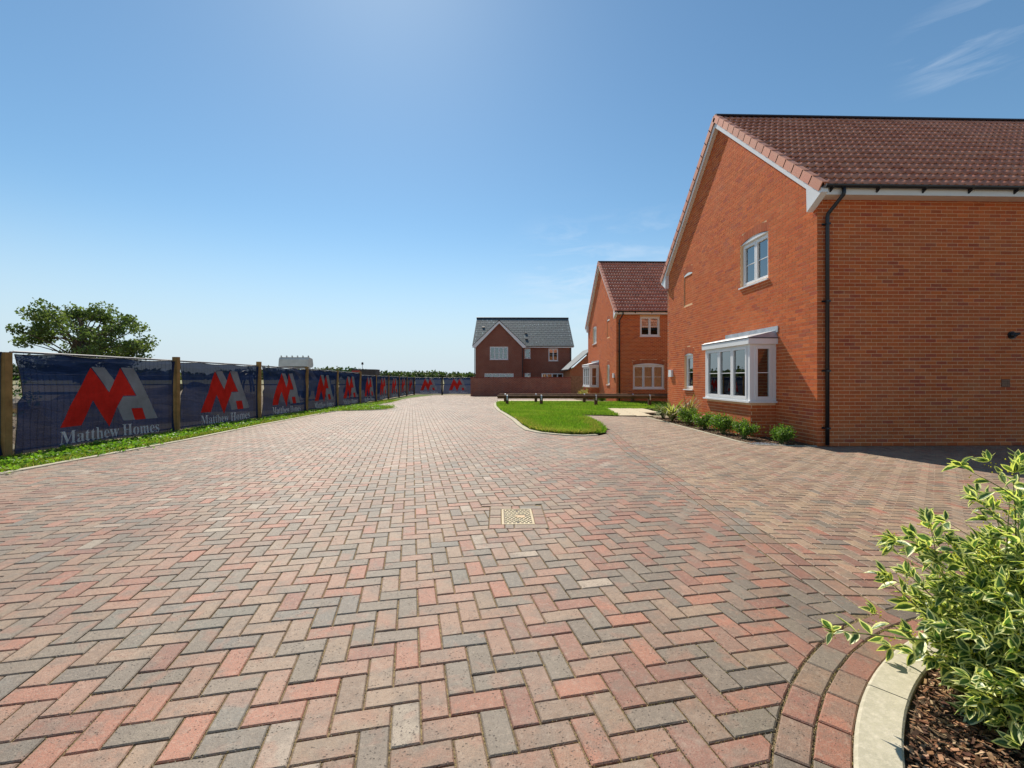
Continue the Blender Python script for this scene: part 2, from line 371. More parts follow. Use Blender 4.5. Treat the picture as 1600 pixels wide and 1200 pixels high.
def pin(poly, x, y):
    c = False; n = len(poly); j = n - 1
    for i in range(n):
        xi, yi = poly[i]; xj, yj = poly[j]
        if (yi > y) != (yj > y) and x < (xj - xi) * (y - yi) / (yj - yi) + xi: c = not c
        j = i
    return c
def pin_np(poly, X, Y):
    c = np.zeros(X.shape, bool); n = len(poly); j = n - 1
    for i in range(n):
        xi, yi = poly[i]; xj, yj = poly[j]
        if yi != yj: c ^= ((yi > Y) != (yj > Y)) & (X < (xj - xi) * (Y - yi) / (yj - yi) + xi)
        j = i
    return c
def clip_convex(sub, clip):
    """Sutherland-Hodgman: any outline cut to a convex CCW one"""
    out = list(sub)
    for i in range(len(clip)):
        a = clip[i]; b = clip[(i + 1) % len(clip)]; inp = out; out = []
        if not inp: break
        ex, ey = b[0] - a[0], b[1] - a[1]
        sd = [ex * (p[1] - a[1]) - ey * (p[0] - a[0]) for p in inp]
        for k in range(len(inp)):
            p, q = inp[k - 1], inp[k]; sp_, sq = sd[k - 1], sd[k]
            if (sp_ >= 0) != (sq >= 0):
                t = sp_ / (sp_ - sq); out.append((p[0] + (q[0] - p[0]) * t, p[1] + (q[1] - p[1]) * t))
            if sq >= 0: out.append(q)
    return out
def area(p): return .5 * sum(p[i - 1][0] * p[i][1] - p[i][0] * p[i - 1][1] for i in range(len(p)))

def border_x(y):
    ys = [p[1] for p in BORDER][::-1]; xs = [p[0] for p in BORDER][::-1]
    return float(np.interp(y, ys, xs))
def arc(c, r, a0, a1, n): return [(c[0] + r * math.cos(rad(a0 + (a1 - a0) * i / n)), c[1] + r * math.sin(rad(a0 + (a1 - a0) * i / n))) for i in range(n + 1)]
# paved outlines: the carriageway left of the edging line, the driveway right of it
bw = .115
def side_line(off): return [(x + off, y) for x, y in BORDER]
i_tip = ROAD.index((2.55, 10.7))
ring_arc = arc(BED_C, R_RING + .001, 180, 116.9, 28)          # from the near side round to the border
bl = side_line(-bw)
ROADPOLY = ROAD[:i_tip - 0] + [(bl[0][0] + .02, bl[0][1])] + bl[1:-1] + [(ring_arc[-1][0], ring_arc[-1][1] + .02)] + ring_arc[::-1] + [(BED_C[0] - R_RING - .006, -4)]
ring_arc2 = arc(BED_C, R_RING + .001, 111.4, 90, 8)
br = side_line(bw)
DRIVEPOLY = [(ring_arc2[0][0], ring_arc2[0][1] + .002)] + br[:-1][::-1] + ROAD[i_tip + 1:-1] + [(18, BED_C[1] + R_RING + .006)] + ring_arc2[::-1]
if area(ROADPOLY) < 0: ROADPOLY = ROADPOLY[::-1]
if area(DRIVEPOLY) < 0: DRIVEPOLY = DRIVEPOLY[::-1]

# ------------------------------------------------------------------ ground sheets
def sheet(name, xs, ys, zf, mat, kind='structure', keep=None):
    nx, ny = len(xs), len(ys); v = [(x, y, zf(x, y)) for y in ys for x in xs]
    f = []
    for j in range(ny - 1):
        for i in range(nx - 1):
            if keep is None or keep((xs[i] + xs[i + 1]) / 2, (ys[j] + ys[j + 1]) / 2):
                f.append((j * nx + i, j * nx + i + 1, (j + 1) * nx + i + 1, (j + 1) * nx + i))
    me = bpy.data.meshes.new(name); me.from_pydata(v, [], f); me.materials.append(mat); me.update()
    o = bpy.data.objects.new(name, me); lk(o); o['kind'] = kind; return o
xs = [-2000, -900, -400, -200, -100, -60] + list(np.arange(-40, 41, 1.0)) + [60, 100, 200, 400, 900, 2000]
ys = [-60, -30, -12] + list(np.arange(-5, 62, 1.0)) + [80, 120, 200, 400, 800, 1500, 3000]
def ter(x, y):
    z = terrain_z(x, y)
    if x < -9.5 and y < 60: z += .10 * math.sin(x * .9) * math.cos(y * .6) * min(1, (-9.5 - x) / 3)
    if y > 60 or abs(x) > 60: z -= .02
    return z
ground = sheet('ground', xs, ys, ter, M['dirt'])
far_f = sheet('field', [-2500, -900, -400, 400, 900, 2500], [110, 300, 700, 1500, 3200], lambda x, y: -.05 + (0 if y < 200 else .1), M['field'])

def poly_sheet(name, poly, zoff, mat, step=1.0, parent=None, kind='structure', zf=gz):
    """an outline laid on the land, diced so that it follows it"""
    x0 = min(p[0] for p in poly); x1 = max(p[0] for p in poly); y0 = min(p[1] for p in poly); y1 = max(p[1] for p in poly)
    mb = MB(); poly = poly if area(poly) > 0 else poly[::-1]
    y = math.floor(y0)
    while y < y1:
        x = math.floor(x0)
        while x < x1:
            q = clip_convex(poly, [(x, y), (x + step, y), (x + step, y + step), (x, y + step)])
            if len(q) > 2 and abs(area(q)) > 1e-5:
                if len(q) == 4 or len(q) == 3: mb.poly([(a, b, zf(a, b) + zoff) for a, b in q])
                else:
                    tr = mgeo.tessellate_polygon([[Vector((a, b, 0)) for a, b in q]])
                    for t in tr:
                        pp = [q[i] for i in t]
                        if area(pp) < 0: pp = pp[::-1]
                        mb.poly([(a, b, zf(a, b) + zoff) for a, b in pp])
            x += step
        y += step
    return mb.build(name, mat, parent, kind=kind)
road = poly_sheet('road', ROADPOLY, -.008, M['sand'])
drive = poly_sheet('driveway', DRIVEPOLY + [], -.008, M['sand'])
edge_bed = poly_sheet('paving_edge', [(x - bw - .01, y) for x, y in BORDER] + [(x + bw + .01, y) for x, y in BORDER][::-1], -.010, M['sand'])

# ------------------------------------------------------------------ block paving
prng = random.Random(21)
PAL = dict(tan=(.262, .172, .108), pink=(.300, .150, .092), red=(.320, .105, .058), grey=(.158, .132, .098), blue=(.128, .125, .106), pale=(.36, .29, .22),
           buff=(.345, .225, .132), dred=(.225, .072, .045), dgrey=(.105, .088, .070), brown=(.205, .115, .072))
def paver_colour(x, y, region):
    if region == 'drive':
        t = prng.random()
        k = 'buff' if t < .50 else 'tan' if t < .70 else 'pink' if t < .84 else 'brown' if t < .9 else 'red' if t < .95 else 'grey'
        near = max(0, min(1, (3.6 - y) / 1.4))
        if prng.random() < near * .8: k = prng.choice(['dred', 'dgrey', 'brown', 'red', 'dred', 'pink'])
    else:
        t = prng.random()
        k = 'tan' if t < .24 else 'pink' if t < .48 else 'grey' if t < .70 else 'brown' if t < .80 else 'red' if t < .915 else 'blue' if t < .955 else 'pale'
        dark = max(.12, min(1, (x + .25 - .05 * y) / 1.1)) * max(0, min(1, (7.5 - y) / 3.5))
        if prng.random() < dark * .75: k = prng.choice(['dred', 'dgrey', 'brown', 'red', 'dred', 'grey'])
    f = max(0, min(1, (y - 4) / 9)) * .45; c = jit(PAL[k], .10, prng)
    return tuple(v * (1 - f) + w * f for v, w in zip(c, (.335, .245, .175)))
GAP = .0030
def inset(q, d):
    """inwards offset of a convex CCW outline"""
    n = len(q); ln = []
    for i in range(n):
        a, b = q[i], q[(i + 1) % n]; ex, ey = b[0] - a[0], b[1] - a[1]; L = math.hypot(ex, ey)
        if L < 1e-6: return None
        nx, ny = -ey / L, ex / L; ln.append((a[0] + nx * d, a[1] + ny * d, ex / L, ey / L))
    out = []
    for i in range(n):
        x1, y1, dx1, dy1 = ln[i - 1]; x2, y2, dx2, dy2 = ln[i]; det = dx1 * dy2 - dy1 * dx2
        if abs(det) < .05: out.append((x2, y2)); continue
        t = ((x2 - x1) * dy2 - (y2 - y1) * dx2) / det; out.append((x1 + dx1 * t, y1 + dy1 * t))
    return out
def paver_shape(mb, q, zf, zj, tilt, col, depth=.02, far=False):
    """q: CCW outline of the cell; chamfered block, top a little uneven"""
    a = inset(q, GAP); 
    if a is None or area(a) < 2e-4: return
    b = inset(q, GAP + .0045)
    if b is None or area(b) < 1e-4: return
    cx = sum(p[0] for p in a) / len(a); cy = sum(p[1] for p in a) / len(a)
    def z(p, dz): return zf(p[0], p[1]) + zj + tilt[0] * (p[0] - cx) + tilt[1] * (p[1] - cy) + dz
    n = len(a)
    v = [(p[0], p[1], z(p, 0)) for p in b] + [(p[0], p[1], z(p, -.004)) for p in a]
    f = [tuple(range(n))] + [(n + i, n + (i + 1) % n, (i + 1) % n, i) for i in range(n)]
    if not far:
        v += [(p[0], p[1], z(p, -depth)) for p in a]
        f += [(2 * n + i, 2 * n + (i + 1) % n, n + (i + 1) % n, n + i) for i in range(n)]
    mb.mesh(v, f, col)

def lay(region, poly, origin, ang, pitch, parent, xr, yr, holes=(), n_single=300):
    ca, sa = math.cos(ang), math.sin(ang)
    e1 = (ca, sa); e2 = (-sa, ca)
    corners = [(x, y) for x in xr for y in yr]
    iu = [((x - origin[0]) * ca + (y - origin[1]) * sa) / pitch for x, y in corners]
    iv = [(-(x - origin[0]) * sa + (y - origin[1]) * ca) / pitch for x, y in corners]
    I = np.arange(int(min(iu)) - 2, int(max(iu)) + 3); J = np.arange(int(min(iv)) - 2, int(max(iv)) + 3)
    II, JJ = np.meshgrid(I, J); res = (II - JJ) % 4
    items = []
    for r0, w, h in ((0, 2, 1), (3, 1, 2)):
        sel = res == r0; i = II[sel]; j = JJ[sel]
        cor = [(i, j), (i + w, j), (i + w, j + h), (i, j + h)]
        X = np.stack([origin[0] + (a * e1[0] + b * e2[0]) * pitch for a, b in cor]); Y = np.stack([origin[1] + (a * e1[1] + b * e2[1]) * pitch for a, b in cor])
        okb = (X.max(0) > xr[0]) & (X.min(0) < xr[1]) & (Y.max(0) > yr[0]) & (Y.min(0) < yr[1])
        X = X[:, okb]; Y = Y[:, okb]
        ins = np.stack([pin_np(poly, X[k], Y[k]) for k in range(4)])
        mid = pin_np(poly, X.mean(0), Y.mean(0))
        full = ins.all(0) & mid; part = (ins.any(0) | mid) & ~full
        for k in np.nonzero(full | part)[0]:
            items.append((bool(full[k]), [(float(X[c, k]), float(Y[c, k])) for c in range(4)], r0 == 0))
    out = []
    for full, q, hor in items:
        cx = sum(p[0] for p in q) / 4; cy = sum(p[1] for p in q) / 4
        for hx0, hx1, hy0, hy1 in holes:
            xs_ = [p[0] for p in q]; ys_ = [p[1] for p in q]
            if max(xs_) > hx0 and min(xs_) < hx1 and max(ys_) > hy0 and min(ys_) < hy1:
                if all(hx0 < p[0] < hx1 and hy0 < p[1] < hy1 for p in q): q = None; break
                # keep the largest piece left outside the rectangle
                best = None
                for cl in ([(-99, -99), (hx0, -99), (hx0, 99), (-99, 99)], [(hx1, -99), (99, -99), (99, 99), (hx1, 99)],
                           [(-99, -99), (99, -99), (99, hy0), (-99, hy0)], [(-99, hy1), (99, hy1), (99, 99), (-99, 99)]):
                    c = clip_convex(q, cl)
                    if len(c) > 2 and (best is None or area(c) > area(best)): best = c
                q = best; full = False
                if q is None or area(q) < 6e-4: q = None; break
        if q is None: continue
        if not full and len(q) == 4:
            c = clip_convex(poly, q)
            c2 = []
            for p in c:
                if not c2 or math.dist(p, c2[-1]) > .006: c2.append(p)
            if len(c2) > 2 and math.dist(c2[0], c2[-1]) < .006: c2.pop()
            if len(c2) < 3 or area(c2) < 8e-4: continue
            q = c2
        out.append((full, q, cx, cy, hor))
    # the single ones: nearest whole blocks in view
    def vis(o):
        _, q, cx, cy, _h = o
        Zc = cx * math.sin(YAW) + cy * math.cos(YAW); Xc = cx * math.cos(YAW) - cy * math.sin(YAW)
        if Zc < .4: return 1e9
        if abs(Xc / Zc) > 800 / 705 * 1.02 or (CZ - gz(cx, cy)) / Zc > 612 / 705: return 1e9
        return math.hypot(cx, cy)
    order = sorted(range(len(out)), key=lambda k: vis(out[k]))
    single = [k for k in order if out[k][0] and vis(out[k]) < 1e8][:n_single]
    ss = set(single); mb = MB()
    for k, (full, q, cx, cy, hor) in enumerate(out):
        if k in ss: continue
        col = paver_colour(cx, cy, region); d = math.hypot(cx, cy)
        if region == 'road' and False: pass
        paver_shape(mb, q, gz, prng.uniform(-.0014, .0014), (prng.uniform(-.012, .012), prng.uniform(-.012, .012)), col, far=d > 18)
    o = mb.build('block_field', M['paver'], parent, kind='stuff')
    # shared meshes: every block has the same mould, a dozen colours
    w, h = 2 * pitch, pitch; libs = {}
    def lib(key):
        if key not in libs:
            m = MB(); paver_shape(m, [(-w / 2, -h / 2), (w / 2, -h / 2), (w / 2, h / 2), (-w / 2, h / 2)], lambda x, y: 0, 0, (0, 0), jit(PAL[key[0]], .12, prng), .03)
            libs[key] = m.to_mesh('paver_block', M['paver'])
        return libs[key]
    for k in single:
        full, q, cx, cy, hor = out[k]
        c = paver_colour(cx, cy, region)
        key = min(PAL, key=lambda n: sum((PAL[n][i] - c[i]) ** 2 for i in range(3)))
        ob = bpy.data.objects.new('paver_block', lib((key, prng.randrange(4)))); lk(ob, parent)
        ob.location = (cx, cy, gz(cx, cy) + prng.uniform(-.0016, .0016))
        sl = (gz(cx, cy + .05) - gz(cx, cy - .05)) / .1; slx = (gz(cx + .05, cy) - gz(cx - .05, cy)) / .1
        a = ang + (0 if hor else math.pi / 2) + rad(prng.uniform(-.5, .5)) + (math.pi if prng.random() < .5 else 0)
        n = Vector((-slx + prng.uniform(-.012, .012), -sl + prng.uniform(-.012, .012), 1)).normalized()
        ob.rotation_mode = 'QUATERNION'; ob.rotation_quaternion = Vector((0, 0, 1)).rotation_difference(n) @ Matrix.Rotation(a, 4, 'Z').to_quaternion()
    return out
LID = (.02, .29, 3.69, 4.12)      # chamber cover
SUR = (-.085, .395, 3.585, 4.225)  # its ring of blocks
lay('road', ROADPOLY, (-.2534, 1.478), rad(10.95), .1013, road, (-6.8, 6.1), (.0, 41.3), holes=[SUR])
lay('drive', DRIVEPOLY, (2.01, 2.47), 0.0, .1013, drive, (1.7, 13), (2.3, 15.7))

# edging line of two rows of stretchers between road and driveway, single courses beside the kerbs
def course(path, width, parent, length=.2, region='road', single=0, close=False, cols=None, name='edging_block'):
    """stretcher blocks end to end along a path (path is the centre line)"""
    pts = [Vector((p[0], p[1])) for p in path]; mb = MB(); cnt = 0
    seg = [(pts[i + 1] - pts[i]).length for i in range(len(pts) - 1)]; L = sum(seg)
    def atl(s):
        s = max(0, min(L, s))
        for i, l in enumerate(seg):
            if s <= l or i == len(seg) - 1:
                d = (pts[i + 1] - pts[i]) / l; return pts[i] + d * s, d
            s -= l
    n = max(1, round(L / length)); st = L / n
    for k in range(n):
        p0, d0 = atl(k * st); p1, d1 = atl((k + 1) * st)
        if k > 0: d0 = (d0 + atl(k * st - .02)[1]).normalized()
        d1 = (d1 + atl((k + 1) * st + .02)[1]).normalized()
        n0 = Vector((-d0.y, d0.x)) * width / 2; n1 = Vector((-d1.y, d1.x)) * width / 2
        q = [tuple(p0 - n0), tuple(p1 - n1), tuple(p1 + n1), tuple(p0 + n0)]
        if area(q) < 0: q = q[::-1]
        cx = (p0.x + p1.x) / 2; cy = (p0.y + p1.y) / 2
        col = jit(PAL[prng.choice(cols)], .12, prng) if cols else paver_colour(cx, cy, region)
        tl = (prng.uniform(-.01, .01), prng.uniform(-.01, .01)); zj = prng.uniform(-.001, .002)
        if cnt < single:
            m = MB(); paver_shape(m, q, gz, zj, tl, col, .03); m.build(name, M['paver'], parent); cnt += 1
        else: paver_shape(mb, q, gz, zj, tl, col, .02)
    if mb.v: mb.build(name + '_run', M['paver'], parent, kind='stuff')
poly_sheet('joint_sand', [(1.72, 2.12), (2.15, 2.30), (2.12, 2.52), (1.72, 2.42)], -.0055, M['sand'])
PT = BORDER[::-1]
course([(x - .055, y) for x, y in PT], .104, edge_bed, single=26, cols=['dred', 'brown', 'grey', 'blue', 'pink', 'red'])
course([(x + .055, y) for x, y in PT], .104, edge_bed, single=26, cols=['brown', 'grey', 'blue', 'dred', 'pink', 'tan'])
ring_bed_mb = MB()
A0 = arc(BED_C, R_RING, 182, 88, 60); A1 = arc(BED_C, R_KERB - .005, 182, 88, 60)
for i in range(60):
    ring_bed_mb.poly([(*A0[i], gz(*A0[i]) - .009), (*A0[i + 1], gz(*A0[i + 1]) - .009), (*A1[i + 1], gz(*A1[i + 1]) - .009), (*A1[i], gz(*A1[i]) - .009)])
ring_bed = ring_bed_mb.build('paving_curve', M['sand'], kind='structure')
ringcols = ['dred', 'dred', 'brown', 'red', 'dgrey', 'grey', 'dred']
course(arc(BED_C, R_RING - .053, 181, 89, 90), .102, ring_bed, single=60, cols=ringcols)
course(arc(BED_C, R_RING - .157, 180, 88, 90), .102, ring_bed, single=60, cols=ringcols)
course([(BED_C[0] + .05, BED_C[1] + R_RING - .054), (12, BED_C[1] + R_RING - .054)], .098, ring_bed, cols=ringcols)
course([(BED_C[0] + .05, BED_C[1] + R_RING - .157), (12, BED_C[1] + R_RING - .157)], .098, ring_bed, cols=ringcols)

sm_ = MB(); a_, b_ = Vector((5.05, 8.05)), Vector((5.15, 6.95))
for k in range(14):
    p, q = a_.lerp(b_, k / 14), a_.lerp(b_, (k + .8) / 14); w_ = .012 * (1 - abs(k - 9) / 11)
    sm_.poly([(p.x - w_, p.y, gz(p.x, p.y) + .003), (p.x + w_, p.y, gz(p.x, p.y) + .003), (q.x + w_, q.y, gz(q.x, q.y) + .003), (q.x - w_, q.y, gz(q.x, q.y) + .003)])
sm_.build('chalk_mark', M['kerb'], drive)
# chamber cover with its frame of blocks
cover_e = empty('drain_cover', (.155, 3.9, gz(.155, 3.9)), 'rusty cream patterned metal drain cover set in a frame of paving blocks', 'drain cover')
zc_ = gz(.155, 3.9)
mb = MB(); mb.box(LID[0] + .004, LID[1] - .004, LID[2] + .004, LID[3] - .004, zc_ - .03, zc_ - .005, (.15, .11, .06)); mb.build('lid', M['lid'], cover_e)
mb = MB(); fc = (.50, .40, .24)
for a in ((LID[0], LID[0] + .018, LID[2], LID[3]), (LID[1] - .018, LID[1], LID[2], LID[3]), (LID[0] + .018, LID[1] - .018, LID[2], LID[2] + .018), (LID[0] + .018, LID[1] - .018, LID[3] - .018, LID[3])):
    mb.box(*a, zc_ - .03, zc_ + .001, fc)
mb.build('frame', M['lid'], cover_e)
mb = MB(); st = .034
yy = LID[2] + .026; r_ = 0
while yy < LID[3] - .03:
    xx = LID[0] + .026 + (0 if r_ % 2 else st * .5)
    while xx < LID[1] - .032:
        in_plate = LID[0] + .115 < xx < LID[0] + .20 and LID[2] + .17 < yy < LID[2] + .25
        hole = abs(xx - .15) < .014 and (abs(yy - LID[2] - .06) < .014 or abs(yy - LID[3] + .06) < .014)
        if not in_plate and not hole:
            if (r_ // 2) % 2: mb.box(xx, xx + st * .72, yy, yy + st * .42, zc_ - .005, zc_ - .0005, jit((.62, .52, .33), .12))
            else: mb.box(xx + .003, xx + st * .45, yy - .002, yy + st * .72, zc_ - .005, zc_ - .0005, jit((.62, .52, .33), .12))
        xx += st
    yy += st * .8; r_ += 1
mb.box(LID[0] + .12, LID[0] + .20, LID[2] + .18, LID[2] + .245, zc_ - .005, zc_ - .0005, (.52, .36, .2)); 
mb.build('tread_pattern', M['lid'], cover_e, kind='stuff')
for y_ in (LID[2] + .06, LID[3] - .06):
    mb = MB(); mb.tube([(.155, y_, zc_ - .0045), (.155, y_, zc_ - .003)], .011, 10, (.02, .02, .02)); mb.build('lifting_hole', M['lid'], cover_e)
def cell(x0, x1, y0, y1, col=None):
    m = MB(); paver_shape(m, [(x0, y0), (x1, y0), (x1, y1), (x0, y1)], gz, prng.uniform(-.001, .001), (0, 0), col or paver_colour(x0, y0, 'road'), .03); m.build('surround_block', M['paver'], cover_e)
ya, yb = LID[2] - .002, LID[3] + .002
for x0, x1 in ((SUR[0], LID[0] - .002), (LID[1] + .002, SUR[1])):
    for y0, y1 in ((ya, ya + .19), (ya + .19, ya + .25), (ya + .25, yb)): cell(x0, x1, y0, y1)
for x0, x1 in ((SUR[0], SUR[0] + .13), (SUR[0] + .13, SUR[0] + .205), (SUR[0] + .205, SUR[1])): cell(x0, x1, SUR[2], ya)
for x0, x1 in ((SUR[0], SUR[0] + .2), (SUR[0] + .2, SUR[0] + .27), (SUR[0] + .27, SUR[1])): cell(x0, x1, yb, SUR[3])

# loose yellow jointing sand: grains sitting in and beside the joints
gm = MB(); ca_, sa_ = math.cos(rad(10.95)), math.sin(rad(10.95))
for _ in range(26000):
    far = rnd.random(); y = 1.25 + (far ** 1.7) * 4.6; x = rnd.uniform(-1.15, 1.2) * y + rnd.uniform(0, .5)
    dens = .35 + .65 * max(0, min(1, (x + .2) / 1.6))
    if rnd.random() > dens: continue
    if y < 2.2 and x > 1.0: continue
    if x > border_x(y): u, v, oo, ang = x - 2.01, y - 2.47, (2.01, 2.47), 0
    else: u, v, oo, ang = (x + .2534) * ca_ + (y - 1.478) * sa_, -(x + .2534) * sa_ + (y - 1.478) * ca_, (-.2534, 1.478), 1
    if rnd.random() < .96:
        if rnd.random() < .5: u = round(u / .1013) * .1013 + rnd.gauss(0, .0028)
        else: v = round(v / .1013) * .1013 + rnd.gauss(0, .0028)
        i, j = math.floor(u / .1013), math.floor(v / .1013)
    if ang: x, y = oo[0] + u * ca_ - v * sa_, oo[1] + u * sa_ + v * ca_
    else: x, y = oo[0] + u, oo[1] + v
    if math.dist((x, y), BED_C) < R_RING + .01 or not (pin(ROADPOLY, x, y) or pin(DRIVEPOLY, x, y)): continue
    if SUR[0] < x < SUR[1] and SUR[2] < y < SUR[3]: continue
    # inside a block's face (not at its joint) most grains have been swept away
    s = rnd.uniform(.0013, .0029); z = gz(x, y) - .0035
    c = jit(rnd.choice([(.62, .50, .20), (.55, .42, .15), (.66, .58, .36), (.40, .30, .12)]), .2)
    a = rnd.random() * 6.3; p = [Vector((x + s * math.cos(a + k * 2.1), y + s * math.sin(a + k * 2.1), z)) for k in range(3)] + [Vector((x, y, z + s * 1.4))]
    gm.mesh(p, [(0, 1, 3), (1, 2, 3), (2, 0, 3)], c)
for _ in range(5200):      # and in the two curved courses
    a = rad(rnd.uniform(92, 179)); r = rnd.choice([R_RING, R_RING - .105, R_RING - .105, R_RING - .21]) + rnd.gauss(0, .004); x, y = BED_C[0] + r * math.cos(a), BED_C[1] + r * math.sin(a)
    s = rnd.uniform(.0012, .003); z = gz(x, y) - .005; b = rnd.random() * 6.3
    c = jit(rnd.choice([(.50, .40, .16), (.36, .28, .14), (.56, .48, .3), (.2, .15, .08)]), .2)
    gm.mesh([Vector((x + s * math.cos(b + k * 2.1), y + s * math.sin(b + k * 2.1), z)) for k in range(3)] + [Vector((x, y, z + s * 1.4))], [(0, 1, 3), (1, 2, 3), (2, 0, 3)], c)
tag(gm.build('sand_grain', M['attr']), 'loose yellow sand grains lying in the joints of the block paving', 'sand', kind='stuff')

# ------------------------------------------------------------------ kerbs
def kerb(path, width, top, parent, length=.914, side=1, name='kerb_stone', zdrop=.1, rnd_edge=.02):
    """stones end to end; path is the road-side edge; side +1 = body lies to the left of the path"""
    pts = [Vector((p[0], p[1])) for p in path]
    cum = [0]
    for i in range(len(pts) - 1): cum.append(cum[-1] + (pts[i + 1] - pts[i]).length)
    L = cum[-1]; n = max(1, round(L / length)); st = L / n
    def at_(s):
        s = max(0, min(L, s)); i = max(k for k in range(len(cum)) if cum[k] <= s + 1e-9); i = min(i, len(pts) - 2)
        d = (pts[i + 1] - pts[i]).normalized(); return pts[i] + d * (s - cum[i]), d
    for k in range(n):
        ss = [k * st + .003] + [c for c in cum if k * st + .02 < c < (k + 1) * st - .02] + [(k + 1) * st - .003]
        mb = MB(); rows = []
        for s in ss:
            p, d = at_(s); d = (at_(s - .03)[1] + at_(s + .03)[1]).normalized(); nn = Vector((-d.y, d.x)) * side
            z = gz(p.x, p.y)
            prof = [(0, -zdrop), (0, top - rnd_edge), (rnd_edge * .35, top - rnd_edge * .3), (rnd_edge, top), (width - .006, top), (width, top - .006), (width, -zdrop)]
            rows.append([(p.x + nn.x * a, p.y + nn.y * a, z + b) for a, b in prof])
        m = len(rows[0]); v = [p for r in rows for p in r]; f = []
        for i in range(len(rows) - 1):
            for j in range(m - 1):
                q = (i * m + j, (i + 1) * m + j, (i + 1) * m + j + 1, i * m + j + 1); f.append(q if side > 0 else q[::-1])
        e = (len(rows) - 1) * m; f += [tuple(range(m))[::-1], tuple(e + i for i in range(m))]
        mb.mesh(v, f); mb.build(name, M['kerb'], parent)
kerb_l = empty('edge_kerb', (-6.2, 2, .1), 'long pale concrete kerb between the paving and the fence verge on the left', 'kerb')
L_EDGE = ROAD[0:22]
kerb(L_EDGE, .10, .016, kerb_l, side=1, rnd_edge=.01)
kerb_i = empty('island_kerb', (.5, 11, .1), 'pale curved concrete kerb around the left side of the lawn', 'kerb')
ISL = ROAD[ROAD.index((-.05, 29.3)):ROAD.index((2.13, 9.66)) + 1]
kerb(ISL, .13, .022, kerb_i, side=1, rnd_edge=.014)
kerb_b = empty('bed_kerb', (BED_C[0] - R_KERB, .1, .18), 'pale curved concrete kerb around the bark bed at the right', 'kerb')
kerb(arc(BED_C, R_KERB, 185, 90, 60), R_KERB - R_KERB_IN, .018, kerb_b, length=.60, side=-1, rnd_edge=.012)
kerb([(BED_C[0], BED_C[1] + R_KERB), (12, BED_C[1] + R_KERB)], R_KERB - R_KERB_IN, .018, kerb_b, side=-1)
# pin kerbs without a pale face on the garden side
kerb_d = empty('pin_kerb', (5.1, 12, 0), 'thin concrete edging between the driveway and the planting bed', 'kerb')
kerb([(5.12, 15.55), (5.09, 11.6), (5.07, 9.4), (5.2, 8.98), (6.0, 8.9), (6.38, 8.88)], .05, .012, kerb_d, side=1, rnd_edge=.006)
course([(x + dx, y + dy) for (x, y), dx, dy in zip(ISL[1:], [-.07] * 10 + [-.06, -.05, -.03, 0, 0], [0] * 9 + [-.03, -.05, -.06, -.07, -.07, -.07])][:14], .1, road, region='road', name='kerbside_block')

# ------------------------------------------------------------------ lawns, verge, beds
def offset_line(P, d):
    out = []
    for i, p in enumerate(P):
        a = Vector(P[max(0, i - 1)]); b = Vector(P[min(len(P) - 1, i + 1)]); t = (b - a).normalized(); out.append((p[0] - t.y * d, p[1] + t.x * d))
    return out
LAWN = offset_line(ISL, .135) + [(2.38, 10.05), (2.55, 10.7), (2.7, 12), (2.78, 13.6), (2.72, 15.6), (4.16, 15.62), (4.62, 19.6), (7.5, 19.9), (18, 19.9), (18, 25.2), (5.2, 25.2), (5.2, 27.4), (-.05, 27.4)]
LAWN = LAWN[1:]
lawn = poly_sheet('lawn', LAWN, .025, M['turf'])
VERGE = [(x - .095, y) for x, y in L_EDGE] + [(-4.6, 42.6), (-7.9, 42.6), (-7.75, 30), (-7.62, 18), (-7.65, 10), (-7.85, 6), (-8.0, -4)]
verge = poly_sheet('verge', VERGE, .02, M['turf'])
poly_sheet('footpath', [(-.05, 27.45), (5.2, 27.45), (5.2, 29.25), (-.05, 29.25)], .012, M['slab'])
PATH = [(2.75, 15.65), (4.2, 15.65), (4.66, 19.55), (6.9, 19.85), (6.9, 17.2), (5.16, 17.2), (5.12, 15.6)]
path = empty('garden_path', (4.8, 17, 0), 'cream slab path leading from the driveway to the house side', 'path'); 
path['kind'] = 'structure'; del path['category']; del path['label']
y = 15.66
while y < 19.5:
    x0 = 4.2 + (y - 15.65) * .118
    for x in (x0, x0 + .6, x0 + 1.2, x0 + 1.8):
        if y < 17.2 and x > 4.75 + .0: 
            if x > 5.1: continue
        x1 = min(x + .594, 6.35)
        if x1 - x < .1: continue
        m = MB(); zz = gz(x, y) + .03; m.box(x, x1, y, y + .594, zz - .04, zz + rnd.uniform(-.002, .002)); m.build('slab', M['slab'], path)
    y += .6
BED1 = [(5.12, 9.05), (5.25, 8.96), (6.41, 8.92), (6.41, 15.5), (5.16, 15.5)]
poly_sheet('planting_bed', BED1, .004, M['soil'])
poly_sheet('far_bed', [(5.25, 25.3), (6.59, 25.3), (6.59, 33.4), (5.25, 33.4)], .02, M['soil'])
BED2 = arc(BED_C, R_KERB_IN + .02, 185, 90, 24) + [(12, BED_C[1] + R_KERB_IN), (12, -4), (BED_C[0] - R_KERB_IN, -4)]
poly_sheet('bark_bed', BED2, -.004, M['soil'])

